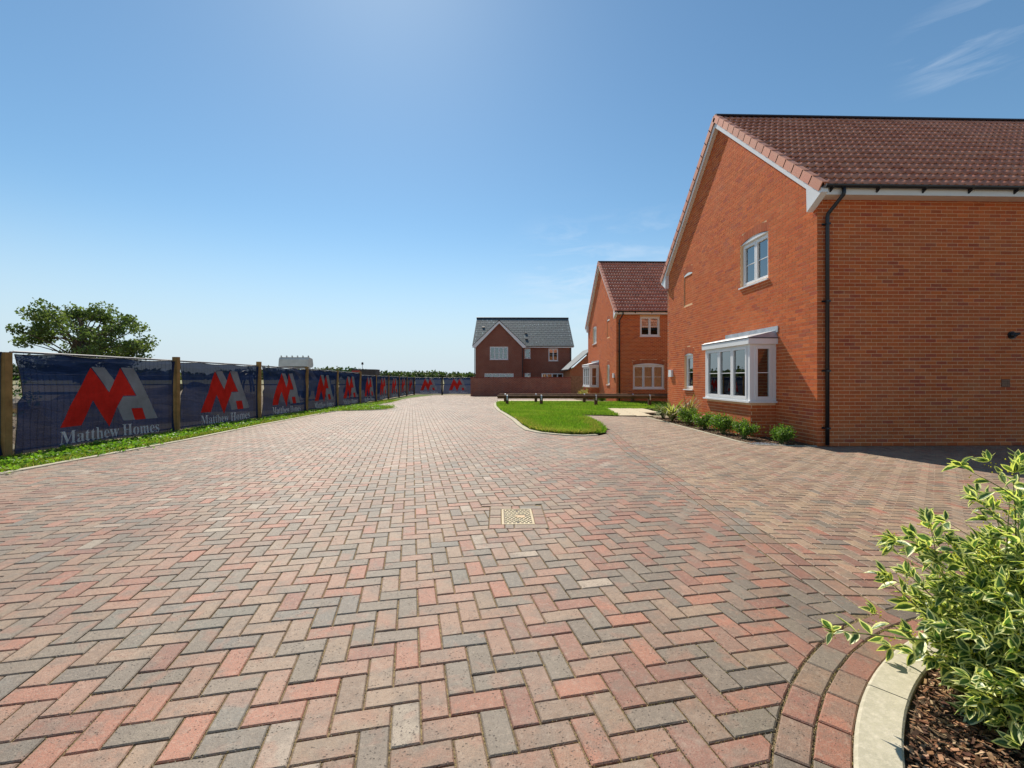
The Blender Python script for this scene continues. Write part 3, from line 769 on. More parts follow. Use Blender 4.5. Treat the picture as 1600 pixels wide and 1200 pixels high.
def blades(n, sampler, hmin, hmax, w, cols, lean=.5, seed=1):
    """one mesh of thin grass blades, two triangles each"""
    r = np.random.default_rng(seed); P = np.array(sampler(n, r)); n = len(P)
    a = r.uniform(0, 2 * np.pi, n); h = r.uniform(hmin, hmax, n); ww = w * r.uniform(.6, 1.4, n)
    dx, dy = np.cos(a), np.sin(a); la = r.uniform(0, 2 * np.pi, n); ll = r.uniform(0, lean, n) * h
    V = np.zeros((n, 4, 3)); V[:, 0] = P - np.c_[dx * ww / 2, dy * ww / 2, 0 * a]; V[:, 1] = P + np.c_[dx * ww / 2, dy * ww / 2, 0 * a]
    V[:, 2] = P + np.c_[np.cos(la) * ll * .35 + dx * ww * .3, np.sin(la) * ll * .35 + dy * ww * .3, h * .6]
    V[:, 3] = P + np.c_[np.cos(la) * ll, np.sin(la) * ll, h]
    F = np.arange(n)[:, None] * 4 + np.array([[0, 1, 2, 0, 2, 3]]); F = F.reshape(-1, 3)
    k = r.integers(0, len(cols), n); pt = .5 + .25 * np.sin(P[:, 0] * 2.3 + 1.7 * np.sin(P[:, 1] * 1.1)) + .25 * np.sin(P[:, 1] * 3.1 + P[:, 0] * 1.3)
    cc = np.array(cols)[k] * r.uniform(.7, 1.3, (n, 1)); cc = cc * (1 - .35 * pt[:, None]) + np.array([.24, .26, .06]) * (.55 * pt[:, None] ** 2)
    return V.reshape(-1, 3), F, np.repeat(cc, 4, axis=0)
def np_mesh(name, V, F, Cc, mat, parent=None, kind=None, edge=None, smooth=False):
    me = bpy.data.meshes.new(name); me.vertices.add(len(V)); me.vertices.foreach_set('co', np.ascontiguousarray(V, np.float32).ravel())
    k = F.shape[1]; me.loops.add(F.size); me.loops.foreach_set('vertex_index', np.ascontiguousarray(F, np.int32).ravel())
    me.polygons.add(len(F)); me.polygons.foreach_set('loop_start', np.arange(0, F.size, k, dtype=np.int32)); me.polygons.foreach_set('loop_total', np.full(len(F), k, np.int32))
    a = me.color_attributes.new('col', 'FLOAT_COLOR', 'POINT'); arr = np.ones((len(V), 4), np.float32); arr[:, :3] = Cc; a.data.foreach_set('color', arr.ravel())
    if edge is not None:
        e = me.attributes.new('edge', 'FLOAT', 'POINT'); e.data.foreach_set('value', np.ascontiguousarray(edge, np.float32))
    me.materials.append(mat); me.update(calc_edges=True); me.validate()
    if smooth: me.polygons.foreach_set('use_smooth', [True] * len(me.polygons))
    o = bpy.data.objects.new(name, me); lk(o, parent)
    if parent is not None: me.transform(world_of(parent).inverted())
    if kind: o['kind'] = kind
    return o
def in_poly_sampler(poly, zoff, box, near=None, reject=None):
    def f(n, r):
        out = []; tot = 0
        while tot < n:
            X = r.uniform(box[0], box[1], n); Y = r.uniform(box[2], box[3], n)
            if near: 
                keep = r.random(n) < near(X, Y); X, Y = X[keep], Y[keep]
            k = pin_np(poly, X, Y); X, Y = X[k], Y[k]
            out.append(np.c_[X, Y]); tot += len(X)
        P = np.concatenate(out)[:n]
        return np.c_[P, [gz(x, y) + zoff for x, y in P]]
    return f
GC = [(.13, .27, .025), (.10, .22, .022), (.17, .31, .035), (.21, .30, .06)]
V, F, Cc = blades(90000, in_poly_sampler(LAWN, .02, (-.4, 9, 9.4, 25.2), near=lambda X, Y: np.clip(13 / Y, .35, 1) ** 2), .05, .115, .010, GC, .8, 3)
np_mesh('lawn_grass', V, F, Cc, M['grass'], None, 'stuff'); bpy.data.objects['lawn_grass']['label'] = 'bright green lawn grass on the island beside the road'; bpy.data.objects['lawn_grass']['category'] = 'grass'
# dry edge of the lawn
def edge_sampler(path_pts, spread, zoff, side=1):
    P = np.array(path_pts); seg = P[1:] - P[:-1]; L = np.hypot(seg[:, 0], seg[:, 1]); cum = np.cumsum(L) / L.sum()
    def f(n, r):
        t = r.random(n); i = np.searchsorted(cum, t); s = r.random(n)[:, None]
        q = P[i] + seg[i] * s; nn = np.c_[-seg[i][:, 1], seg[i][:, 0]] / L[i][:, None] * side
        q = q + nn * (np.abs(r.normal(0, spread, n)) + .15)[:, None]
        return np.c_[q, [gz(x, y) + zoff for x, y in q]]
    return f
EDG = ISL[1:] + [(2.38, 10.05), (2.55, 10.7), (2.7, 12), (2.78, 13.6)]
V, F, Cc = blades(16000, edge_sampler(EDG[5:], .13, .02, 1), .03, .10, .009, [(.34, .27, .10), (.26, .24, .07), (.40, .30, .13), (.15, .22, .04)], 1.2, 5)
o = np_mesh('dry_grass', V, F, Cc, M['grass'], None, 'stuff'); tag(o, 'yellowed dry grass along the edge of the lawn', 'grass')
V, F, Cc = blades(60000, in_poly_sampler(VERGE, .015, (-8, -4.3, 3, 30), near=lambda X, Y: np.clip(9 / Y, .25, 1) ** 1.3), .03, .08, .010, [(.16, .26, .03), (.13, .20, .03), (.24, .27, .06), (.30, .26, .10)], 1.0, 6)
o = np_mesh('verge_grass', V, F, Cc, M['grass'], None, 'stuff'); tag(o, 'short rough grass on the verge in front of the fence', 'grass')

def leaf_cloud(P, D, L, W, Cc, rng, curl=.15):
    """leaves of two folded triangle pairs: base, right, tip, left and a mid point; arrays throughout"""
    n = len(P); D = D / np.linalg.norm(D, axis=1)[:, None]
    up = rng.normal(0, 1, (n, 3)); up[:, 2] += .8
    S = np.cross(D, up); S /= np.linalg.norm(S, axis=1)[:, None] + 1e-9; N = np.cross(S, D)
    L = L[:, None]; W = W[:, None]
    V = np.zeros((n, 5, 3)); V[:, 0] = P; V[:, 1] = P + D * L * .5 + S * W * .5 + N * W * .18; V[:, 2] = P + D * L - N * L * curl
    V[:, 3] = P + D * L * .5 - S * W * .5 + N * W * .18; V[:, 4] = P + D * L * .5
    F = np.arange(n)[:, None] * 5 + np.array([[0, 1, 4, 1, 2, 4, 0, 4, 3, 4, 2, 3]]); return V.reshape(-1, 3), F.reshape(-1, 3), np.repeat(Cc, 5, axis=0)
# leafy weeds
rg = np.random.default_rng(11)
def weeds():
    Ps = []; 
    clump = in_poly_sampler(VERGE, .02, (-7.7, -4.4, 3.5, 26), near=lambda X, Y: np.clip(8 / Y, .2, 1))(900, rg)
    P = []; D = []; Lh = []; col = []
    for c in clump:
        if rg.random() < .45 and c[0] > -6.9 and c[1] < 17: c[0] -= .5
        k = rg.integers(10, 26); s = rg.uniform(.05, .13); hh = rg.uniform(.02, .09)
        pc = c + np.c_[rg.normal(0, s, (k, 2)), rg.uniform(0, hh, k)]
        P.append(pc); d = rg.normal(0, 1, (k, 3)); d[:, 2] = np.abs(d[:, 2]) * .5; D.append(d); Lh.append(rg.uniform(.035, .075, k))
        base = np.array([(.17, .33, .03), (.13, .27, .03), (.22, .36, .05)][rg.integers(0, 3)]); col.append(base * rg.uniform(.7, 1.25, (k, 1)))
    P = np.concatenate(P); D = np.concatenate(D); Lh = np.concatenate(Lh); col = np.concatenate(col)
    return leaf_cloud(P, D, Lh, Lh * .62, col, rg)
V, F, Cc = weeds(); o = np_mesh('verge_weeds', V, F, Cc, M['leaf'], None, 'stuff'); tag(o, 'leafy green weeds growing along the foot of the banner fence', 'weeds')

# ------------------------------------------------------------------ brick walls
BR = [(.60, .138, .036), (.57, .124, .034), (.62, .152, .042), (.54, .114, .033), (.59, .134, .038), (.49, .100, .036), (.44, .090, .042)]
def brick_rects(width, top, holes, z0=0.0, half_first=False, seed=3):
    r = random.Random(seed); out = []; k = 0
    while True:
        v0 = z0 + k * .075; v1 = v0 + .065
        if v1 > max(top(u) for u in (0, width / 2, width)): break
        u = 0 if (k % 2 == 0) != half_first else -.1125
        while u < width:
            a, b = max(0, u), min(width, u + .215)
            # cut back under the rake
            if top(a) < v1 or top(b) < v1:
                n = 12; ok = [a + (b - a) * i / n for i in range(n + 1) if top(a + (b - a) * i / n) >= v1]
                if len(ok) < 3: u += .225; continue
                a, b = ok[0], ok[-1]
            segs = [(a, b)]
            for h in holes:
                e = h(v0, v1)
                if e is None: continue
                ns = []
                for s in segs:
                    if e[1] <= s[0] or e[0] >= s[1]: ns.append(s)
                    else:
                        if e[0] - s[0] > .03: ns.append((s[0], e[0] - .008))
                        if s[1] - e[1] > .03: ns.append((e[1] + .008, s[1]))
                segs = ns
            for s in segs:
                if s[1] - s[0] > .03: out.append((s[0], s[1], v0, v1))
            u += .225
        k += 1
    return out
def rect_hole(u0, u1, v0, v1):
    return lambda a, b: (u0, u1) if (b > v0 + .001 and a < v1 - .001) else None
def arch_hole(u0, u1, v0, v1, rise):
    """opening with a segmental head and its soldier arch above"""
    w = u1 - u0; cu = (u0 + u1) / 2; R = (w * w / 4 + rise * rise) / (2 * rise); cv = v1 + rise - R; Ro = R + .229
    half_ang = math.asin(w / 2 / R)
    def f(a, b):
        if b <= v0 or a >= cv + Ro: return None
        if a < v1 - .01: return (u0, u1)
        m = (a + b) / 2; h = math.sqrt(max(0, Ro * Ro - (m - cv) ** 2)); h = min(h, (m - cv) * math.tan(half_ang))
        return (cu - h, cu + h) if h > 0 else None
    return f
def arch_bricks(mb, P, u0, u1, v1, rise, col=(.44, .105, .042)):
    w = u1 - u0; cu = (u0 + u1) / 2; R = (w * w / 4 + rise * rise) / (2 * rise); cv = v1 + rise - R; ha = math.asin(w / 2 / R)
    n = max(3, round(2 * ha * R / .075)); 
    for i in range(n):
        a0 = -ha + 2 * ha * i / n + .004 / R; a1 = -ha + 2 * ha * (i + 1) / n - .004 / R; c = jit(col, .15); q = []
        for (rr, aa) in ((R + .012, a0), (R + .012, a1), (R + .225, a1), (R + .225, a0)): q.append((cu + rr * math.sin(aa), cv + rr * math.cos(aa)))
        mb.hexa([P(a, b, -.02) for a, b in q] + [P(a, b, .0) for a, b in q], c)
def wall_body(mb, P, width, top, rects, z0=0.0, w0=-.12, w1=-.004, cuts=()):
    """mortar-faced wall slab with rectangular openings"""
    us = sorted(set([.012, width] + [r[0] for r in rects] + [r[1] for r in rects] + list(cuts)))
    for a, b in zip(us[:-1], us[1:]):
        hs_ = sorted([(r[2], r[3]) for r in rects if r[0] <= a + 1e-6 and r[1] >= b - 1e-6]); v = z0
        for h0, h1 in hs_: mb.pbox(P, a, b, v, h0, w0, w1); v = h1
        mb.hexa([P(a, v, w0), P(b, v, w0), P(b, v, w1), P(a, v, w1), P(a, top(a), w0), P(b, top(b), w0), P(b, top(b), w1), P(a, top(a), w1)])
def lay_bricks(P, rects, parent, n_single, near_pt, seed=5, dark=1.0):
    r = random.Random(seed)
    cols = []
    for (u0, u1, v0, v1) in rects:
        c = r.choice(BR[:5]) if r.random() < .89 else r.choice(BR[5:]); cols.append(jit(tuple(x * dark for x in c), .10, r))
    idx = sorted(range(len(rects)), key=lambda k: (P((rects[k][0] + rects[k][1]) / 2, (rects[k][2] + rects[k][3]) / 2) - Vector(near_pt)).length) if n_single else []
    full = [k for k in idx if abs(rects[k][1] - rects[k][0] - .215) < .001][:n_single]; fs = set(full)
    mb = MB()
    for k, (u0, u1, v0, v1) in enumerate(rects):
        if k in fs: continue
        w = r.uniform(-.0015, .0015); mb.pbox(P, u0, u1, v0, v1, -.012, w, cols[k], skip=())
    mb.build('brickwork', M['brick'], parent, kind='stuff')
    if full:
        libs = []
        Pl = Plane((0, 0, 0), P.U, P.N)
        for q in range(16):
            m = MB(); c = BR[q % 5] if q < 13 else BR[5 + q % 2]; m.pbox(Pl, 0, .215, 0, .065, -.012, 0, jit(tuple(x * dark for x in c), .12, r)); libs.append(m.to_mesh('brick', M['brick']))
        inv = world_of(parent).inverted()
        for k in full:
            u0, u1, v0, v1 = rects[k]; ob = bpy.data.objects.new('brick', r.choice(libs)); lk(ob, parent); ob.location = inv @ P(u0, v0, r.uniform(-.0015, .0015))

# ------------------------------------------------------------------ windows
def window(P, u0, u1, v0, v1, parent, lights=2, rise=0.0, depth=.075, bars=True, sill=True, blind=None, ledge=.045, bars_at=(.5,)):
    """casement window set back in the wall: frame, a sash per light, glass, glazing bars, sill"""
    fr = MB(); w0, w1 = -depth - .06, -depth; t = .055
    fr.pbox(P, u0, u0 + t, v0, v1, w0, w1); fr.pbox(P, u1 - t, u1, v0, v1, w0, w1)
    fr.pbox(P, u0 + t, u1 - t, v0, v0 + t, w0, w1); fr.pbox(P, u0 + t, u1 - t, v1 - t, v1, w0, w1)
    if rise:
        w = u1 - u0; R = (w * w / 4 + rise * rise) / (2 * rise); cu = (u0 + u1) / 2; cv = v1 + rise - R; ha = math.asin(min(1, w / 2 / R)); n = 10
        pts = [(cu + R * math.sin(-ha + 2 * ha * i / n), cv + R * math.cos(-ha + 2 * ha * i / n)) for i in range(n + 1)]
        lo = [P(a, v1 + .001, w0) for a, b in ((u1, 0), (u0, 0))]
        fr.prism([P(a, b, w0) for a, b in pts] + lo, P.N * (depth + .06 - .012))
    f = fr.build('window', M['upvc'], parent)
    lw = (u1 - u0 - 2 * t) / lights; pane = MB(); bar = MB()
    for i in range(lights):
        a = u0 + t + i * lw + (.006 if i else 0); b = u0 + t + (i + 1) * lw - (.006 if i < lights - 1 else 0); s = .052; sa = MB()
        ww0, ww1 = w0 + .012, w1 + .016; vv0, vv1 = v0 + t + .001, v1 - t - .001
        sa.pbox(P, a, a + s, vv0, vv1, ww0, ww1); sa.pbox(P, b - s, b, vv0, vv1, ww0, ww1)
        sa.pbox(P, a + s, b - s, vv0, vv0 + s, ww0, ww1); sa.pbox(P, a + s, b - s, vv1 - s, vv1, ww0, ww1); sa.build('sash', M['upvc'], f)
        m = MB(); m.pbox(P, a + s, b - s, vv0 + s, vv1 - s, w0 + .03, w0 + .034); m.build('pane', M['glass'], f)
        if bars:
            for q in bars_at:
                vm = vv0 + s + (vv1 - vv0 - 2 * s) * q; bar.pbox(P, a + s, b - s, vm - .009, vm + .009, w0 + .0345, w0 + .046)
    if bar.v: bar.build('glazing_bar', M['upvc'], f)
    if sill:
        sb = MB(); sb.pbox(P, u0 - .03, u1 + .03, v0 - .035, v0 - .001, -depth - .01, ledge); sb.build('sill', M['upvc'], f)
    if blind:
        bm_ = MB(); v = v0 + t + (v1 - v0 - 2 * t) * blind
        while v < v1 - t: bm_.hexa([P(u0 + .06, v, w0 - .075), P(u1 - .06, v, w0 - .075), P(u1 - .06, v + .012, w0 - .05), P(u0 + .06, v + .012, w0 - .05), P(u0 + .06, v + .0025, w0 - .075), P(u1 - .06, v + .0025, w0 - .075), P(u1 - .06, v + .0145, w0 - .05), P(u0 + .06, v + .0145, w0 - .05)]); v += .022
        bm_.build('blind', M['blind'], f, kind='stuff')
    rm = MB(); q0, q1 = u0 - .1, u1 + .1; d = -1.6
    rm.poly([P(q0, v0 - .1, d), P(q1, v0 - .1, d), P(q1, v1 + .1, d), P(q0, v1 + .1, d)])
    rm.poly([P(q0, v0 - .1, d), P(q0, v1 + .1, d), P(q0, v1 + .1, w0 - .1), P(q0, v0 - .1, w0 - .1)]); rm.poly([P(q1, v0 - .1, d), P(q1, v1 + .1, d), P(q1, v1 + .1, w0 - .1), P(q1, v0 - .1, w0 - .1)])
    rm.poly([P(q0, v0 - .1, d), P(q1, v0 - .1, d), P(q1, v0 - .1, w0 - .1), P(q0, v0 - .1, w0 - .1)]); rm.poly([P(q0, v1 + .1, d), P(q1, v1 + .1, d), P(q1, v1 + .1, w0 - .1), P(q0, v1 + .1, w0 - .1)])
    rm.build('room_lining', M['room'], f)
    return f
def reveal(mb, P, u0, u1, v0, v1, depth=.10, c=(.55, .165, .05)):
    """brick sides of an opening, in courses"""
    v = math.ceil(v0 / .075) * .075
    while v < v1:
        for (a, b) in ((u0 - .012, u0 - .0005), (u1 + .0005, u1 + .012)): mb.pbox(P, a, b, v, min(v1, v + .065), -depth, -.013, jit(c, .12))
        v += .075

# ------------------------------------------------------------------ pantile roofs
def tile_mesh(cover, gauge, tint):
    """double-roll tile, local x along the eave, y up the slope, z off the roof"""
    n = 12; m = MB(); amp = .019; rows = []
    def prof(t):
        a = (t * 2) % 1.0
        return amp * (math.exp(-((a - .36) / .17) ** 2) * 1.35 - .25 + .25 * math.cos(2 * math.pi * (a - .3)))
    v = []
    for yy, lift in ((-.075, .046), (gauge * .5, .021), (gauge, 0.0)):
        for i in range(n + 1): v.append((cover * i / n, yy, prof(i / n) + lift))
    for i in range(n + 1): v.append((cover * i / n, -.075, prof(i / n) + .022))
    f = []
    for r in range(2):
        for i in range(n): a = r * (n + 1) + i; f.append((a, a + 1, a + n + 2, a + n + 1))
    b = 3 * (n + 1)
    for i in range(n): f.append((b + i, b + i + 1, i + 1, i))
    m.mesh(v, f, tint); return m
TT = [(.60, .225, .125), (.54, .19, .105), (.64, .25, .145), (.49, .165, .09), (.60, .22, .13)]
def pantile_roof(parent, x0, x1, y_e, z_e, y_r, z_r, n_rows, n_single, near, cover=.342, name='roof_slope', half=False):
    """one slope as a part; tiles are its children"""
    S = Vector((0, y_r - y_e, z_r - z_e)); L = S.length; s = S / L; U = Vector((1, 0, 0)); N = U.cross(s)
    if N.z < 0: N = -N
    g = L / n_rows
    base = MB(); base.obox(Vector((x0, y_e, z_e)) - N * .07, U * (x1 - x0), s * L, N * .05); sl = base.build(name, M['ridge'], parent)
    libs = [tile_mesh(cover, g, c).to_mesh('tile', M['tile'], False) for c in TT]
    for me in libs: me.polygons.foreach_set('use_smooth', [True] * 24 + [False] * 12)
    R3 = Matrix((U, s, N)).transposed(); spots = []
    nx = math.ceil((x1 - x0) / cover)
    for j in range(n_rows):
        for i in range(nx):
            p = Vector((x0 + i * cover, y_e, z_e)) + s * (j * g + .02) - N * .02; spots.append(((p - Vector(near)).length, p))
    spots.sort(key=lambda t: t[0]); inv = world_of(sl).inverted(); rot = (inv.to_3x3() @ R3).to_4x4()
    for k, (d, p) in enumerate(spots[:n_single]):
        o = bpy.data.objects.new('tile', libs[rnd.randrange(len(libs))]); lk(o, sl)
        o.matrix_local = Matrix.Translation(inv @ (p + N * rnd.uniform(-.0015, .0015))) @ rot
    # the rest in one mesh
    rest = spots[n_single:]
    if rest:
        T = tile_mesh(cover, g, TT[0]); tv = np.array(T.v); tf = T.f; nv = len(tv); R = np.array(R3); A = tv @ R.T
        V = np.concatenate([A + np.array(p) for d, p in rest]); F = np.concatenate([np.array(tf) + i * nv for i in range(len(rest))])
        cc = np.repeat(np.array([jit(TT[rnd.randrange(5)], .06) for _ in rest]), nv, axis=0)
        np_mesh('tiling', V, F, cc, M['tile'], sl, 'stuff')
    return sl

# ------------------------------------------------------------------ the orange brick houses (one design, near one and its mirror image)
def orange_house(label, X0, Y0, mirror, zb, n_tile, n_brick, front_windows, seed, length=11.6):
    W = 8.1; H = empty('brick_house', (X0, Y0, zb), label, 'house', None)
    E0 = 5.17; SL = .882
    G = Plane((X0, Y0, zb), (0, 1, 0), (-1, 0, 0)); Fp = Plane((X0, Y0, zb), (1, 0, 0), (0, -1, 0))
    mu = (lambda a, b: (W - b, W - a)) if mirror else (lambda a, b: (a, b))
    def topg(u): return E0 + SL * min(u, W - u)
    # openings of the gable: (u0,u1,v0,v1,rise)
    up = (*mu(1.67, 2.90), 3.76, 4.88, .085); sm = (*mu(5.85, 6.53), 1.0, 2.15, .06); bl = (*mu(5.90, 6.58), 3.86, 4.89, .065)
    bay = (*mu(1.35, 3.60), .80, 2.36)
    cu = W / 2
    gw = MB(); ops = [(up[0], up[1], up[2], up[3] + up[4]), (sm[0], sm[1], sm[2], sm[3] + sm[4]), (bay[0] + .1, bay[1] - .1, bay[2] + .1, bay[3] - .1)]
    # merge columns: recess of the blind window is only shallow, built below
    us = ops + [(bl[0], bl[1], bl[2], bl[3] + bl[4])]
    wall_body(gw, G, W, topg, [r for r in us], w0=-.12, cuts=(cu,))
    gw.pbox(G, bl[0] - .01, bl[1] + .01, bl[2] - .01, bl[3] + bl[4] + .01, -.11, -.026)
    gable = gw.build('gable_wall', M['mortar'], H)
    holes = [arch_hole(*up[:4], up[4]), arch_hole(*sm[:4], sm[4]), arch_hole(*bl[:4], bl[4]), rect_hole(bay[0] + .02, bay[1] - .02, bay[2] - .02, bay[3] + .02)]
    lay_bricks(G, brick_rects(W, topg, holes, half_first=True, seed=seed), gable, n_brick, (X0 - 2, Y0 - 1.2, zb + 1.6), seed)
    ab = MB()
    for a in (up, sm, bl): arch_bricks(ab, G, a[0], a[1], a[3], a[4]); reveal(ab, G, a[0], a[1], a[2], a[3])
    for (u0, u1, v0, v1) in brick_rects(bl[1] - bl[0], lambda u: 9, [], z0=0, seed=4) [:0]: pass
    v = math.ceil(bl[2] / .075) * .075
    while v + .065 < bl[3] + .02:
        u = bl[0] + .005
        while u < bl[1] - .05: ab.pbox(G, u, min(u + .215, bl[1] - .005), v, v + .065, -.034, -.022, jit(BR[0], .12)); u += .225
        v += .075
    ab.build('arch_brick', M['brick'], gable, kind='stuff')
    hd = MB(); w = bl[1] - bl[0]; R = (w * w / 4 + bl[4] ** 2) / (2 * bl[4]); cuu = (bl[0] + bl[1]) / 2; cv = bl[3] + bl[4] - R; ha = math.asin(w / 2 / R)
    hd.prism([G(cuu + R * math.sin(-ha + 2 * ha * i / 8), cv + R * math.cos(-ha + 2 * ha * i / 8), -.0215) for i in range(9)] + [G(bl[1], bl[3] - .02, -.0215), G(bl[0], bl[3] - .02, -.0215)], G.N * .018)
    hd.build('blind_window_head', M['upvc'], H)
    # front wall
    tf = lambda u: 5.03
    fops = [(a, b, c, d + e) for (a, b, c, d, e, n) in front_windows]
    fw = MB(); wall_body(fw, Fp, length, tf, fops); front = fw.build('front_wall', M['mortar'], H)
    fh = [arch_hole(a, b, c, d, e) if e else rect_hole(a, b, c, d) for (a, b, c, d, e, n) in front_windows]
    lay_bricks(Fp, brick_rects(length, tf, fh, seed=seed + 1), front, n_brick, (X0 + 2.6, Y0 - 1.2, zb + 1.6), seed + 1, dark=.97)
    if front_windows:
        ab = MB()
        for (a, b, c, d, e, n) in front_windows:
            if e: arch_bricks(ab, Fp, a, b, d, e)
            reveal(ab, Fp, a, b, c, d)
            window(Fp, a, b, c, d, H, lights=n, rise=e)
        ab.build('arch_brick', M['brick'], front, kind='stuff')
    # other two sides, plain
    bk = MB(); bk.pbox(Plane((X0, Y0 + W, zb), (1, 0, 0), (0, 1, 0)), 0, length, 0, 5.03, -.12, 0); bk.build('back_wall', M['obrick'], H)
    ew = MB(); Pe = Plane((X0 + length, Y0, zb), (0, 1, 0), (1, 0, 0))
    ew.hexa([Pe(.0, 0, -.12), Pe(cu, 0, -.12), Pe(cu, 0, 0), Pe(.0, 0, 0), Pe(.0, topg(0), -.12), Pe(cu, topg(cu), -.12), Pe(cu, topg(cu), 0), Pe(.0, topg(0), 0)])
    ew.hexa([Pe(cu, 0, -.12), Pe(W, 0, -.12), Pe(W, 0, 0), Pe(cu, 0, 0), Pe(cu, topg(cu), -.12), Pe(W, topg(W), -.12), Pe(W, topg(W), 0), Pe(cu, topg(cu), 0)])
    ew.build('end_wall', M['obrick'], H)
    # gable windows
    window(G, up[0], up[1], up[2], up[3], H, lights=2, rise=up[4], blind=.02)
    window(G, sm[0], sm[1], sm[2], sm[3], H, lights=1, rise=sm[4], blind=.5)
    # bay window: three lights to the front, one on each return, brick plinth, lead roof
    pj = .62; b0, b1 = bay[0], bay[1]; hz0, hz1 = .84, 2.16
    bw_ = empty_child('bay_window', G((b0 + b1) / 2, 0, pj), H)
    pl = MB(); pl.pbox(G, b0 + .03, b1 - .03, 0, hz0 - .04, 0.0, pj - .036); pl.build('plinth', M['mortar'], bw_)
    pb = MB(); Pf = Plane(G(b0 + .024, 0, pj - .03), G.U, G.N); wid = b1 - b0 - .048
    for (u0, u1, v0, v1) in brick_rects(wid, lambda u: hz0 - .045, [], half_first=True): pb.pbox(Pf, u0, u1, v0, v1, -.012, 0, jit(BR[rnd.randrange(5)], .12))
    for uu, sgn in ((b0 + .024, -1), (b1 - .024, 1)):
        Ps = Plane(G(uu, 0, 0.0), G.N, G.U * sgn)
        for (u0, u1, v0, v1) in brick_rects(pj - .042, lambda u: hz0 - .045, []): pb.pbox(Ps, u0, u1, v0, v1, -.012, 0, jit(BR[rnd.randrange(5)], .12))
    pb.build('brickwork', M['brick'], bw_, kind='stuff')
    sb = MB(); sb.pbox(G, b0 - .05, b1 + .05, hz0 - .04, hz0, .001, pj + .05); sb.build('sill', M['upvc'], bw_)
    Pfront = Plane(G(b0, 0, pj + .075), G.U, G.N)
    fc = MB()
    for uu in (b0, b1 - .075): fc.pbox(G, uu, uu + .075, hz0 + .001, hz1, pj - .075, pj)
    fc.build('corner_post', M['upvc'], bw_)
    def bay_light(P, a, b, nl):
        fr = MB(); t = .05; 
        fr.pbox(P, a, a + t, hz0 + .001, hz1, -.065, -.004); fr.pbox(P, b - t, b, hz0 + .001, hz1, -.065, -.004)
        fr.pbox(P, a + t, b - t, hz0 + .001, hz0 + t, -.065, -.004); fr.pbox(P, a + t, b - t, hz1 - t, hz1, -.065, -.004)
        lw = (b - a - 2 * t) / nl
        for i in range(nl):
            c = a + t + i * lw; d = c + lw; s = .055; c += .004 if i else 0; d -= .004 if i < nl - 1 else 0
            fr.pbox(P, c, c + s, hz0 + t, hz1 - t, -.055, .012); fr.pbox(P, d - s, d, hz0 + t, hz1 - t, -.055, .012)
            fr.pbox(P, c + s, d - s, hz0 + t, hz0 + t + s, -.055, .012); fr.pbox(P, c + s, d - s, hz1 - t - s, hz1 - t, -.055, .012)
            m = MB(); m.pbox(P, c + s, d - s, hz0 + t + s, hz1 - t - s, -.03, -.026); m.build('pane', M['glass'], bw_)
            vm = (hz0 + hz1) / 2 + .0; m = MB(); m.pbox(P, c + s, d - s, vm - .009, vm + .009, -.025, -.012); m.build('glazing_bar', M['upvc'], bw_)
        fr.build('casement', M['upvc'], bw_)
    bay_light(Plane(G(b0 + .076, 0, pj), G.U, G.N), 0, b1 - b0 - .152, 3)
    for uu, sgn in ((b0, -1), (b1, 1)):
        Ps = Plane(G(uu, 0, 0.0), G.N, G.U * sgn); fr = MB(); fr.pbox(Ps, .002, .06, hz0 + .001, hz1, -.07, 0); fr.build('corner_post', M['upvc'], bw_); bay_light(Ps, .061, pj - .076, 1)
    bl_ = MB()
    for (ua, ub, pl_) in ((b0 + .1, b1 - .1, pj - .12),):
        v = hz0 + .75
        while v < hz1 - .05: bl_.pbox(G, ua, ub, v, v + .003, pl_ - .02, pl_); v += .02
    for uu in (b0 + .1, b1 - .12):
        v = hz0 + .1
        while v < hz1 - .05: bl_.pbox(G, uu, uu + .02, v, v + .003, .05, pj - .12); v += .022
    bl_.build('blind', M['blind'], bw_, kind='stuff')
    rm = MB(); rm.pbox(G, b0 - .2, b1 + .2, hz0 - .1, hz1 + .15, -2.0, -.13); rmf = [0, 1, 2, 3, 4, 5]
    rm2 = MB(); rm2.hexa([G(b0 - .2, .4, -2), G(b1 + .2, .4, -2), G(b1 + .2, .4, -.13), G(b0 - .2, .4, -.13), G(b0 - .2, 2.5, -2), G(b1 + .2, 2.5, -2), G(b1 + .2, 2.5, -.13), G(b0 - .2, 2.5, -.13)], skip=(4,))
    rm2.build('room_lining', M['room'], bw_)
    fa = MB(); fa.pbox(G, b0 - .07, b1 + .07, hz1 + .001, hz1 + .13, 0.001, pj + .07); fa.build('fascia', M['upvc'], bw_)
    ed = MB(); ed.pbox(G, b0 - .08, b1 + .08, hz1 + .131, hz1 + .15, 0.001, pj + .08); ed.build('drip_edge', M['black'] if not mirror else M['dkmetal'], bw_)
    ro = MB(); z1 = hz1 + .151; ro.hexa([G(b0 - .07, z1, .001), G(b1 + .07, z1, .001), G(b1 + .07, z1, pj + .085), G(b0 - .07, z1, pj + .085), G(b0 + .02, z1 + .17, .001), G(b1 - .02, z1 + .17, .001), G(b1 - .04, z1 + .03, pj + .04), G(b0 + .04, z1 + .03, pj + .04)])
    ro.build('lead_roof', M['lead'], bw_)
    fl = MB(); fl.pbox(G, b0 - .08, b1 + .08, z1 + .12, z1 + .27, .001, .014); fl.build('flashing', M['lead'], bw_)
    # roof: two slopes of tiles, ridge, verges, barge boards
    ye = Y0 - .30; yr = Y0 + cu; ze = zb + E0; zr = zb + E0 + SL * (cu + .30)
    xa = X0 - .13; xb = X0 + length + .13
    RF = empty_child('roof', (X0, yr, zr), H)
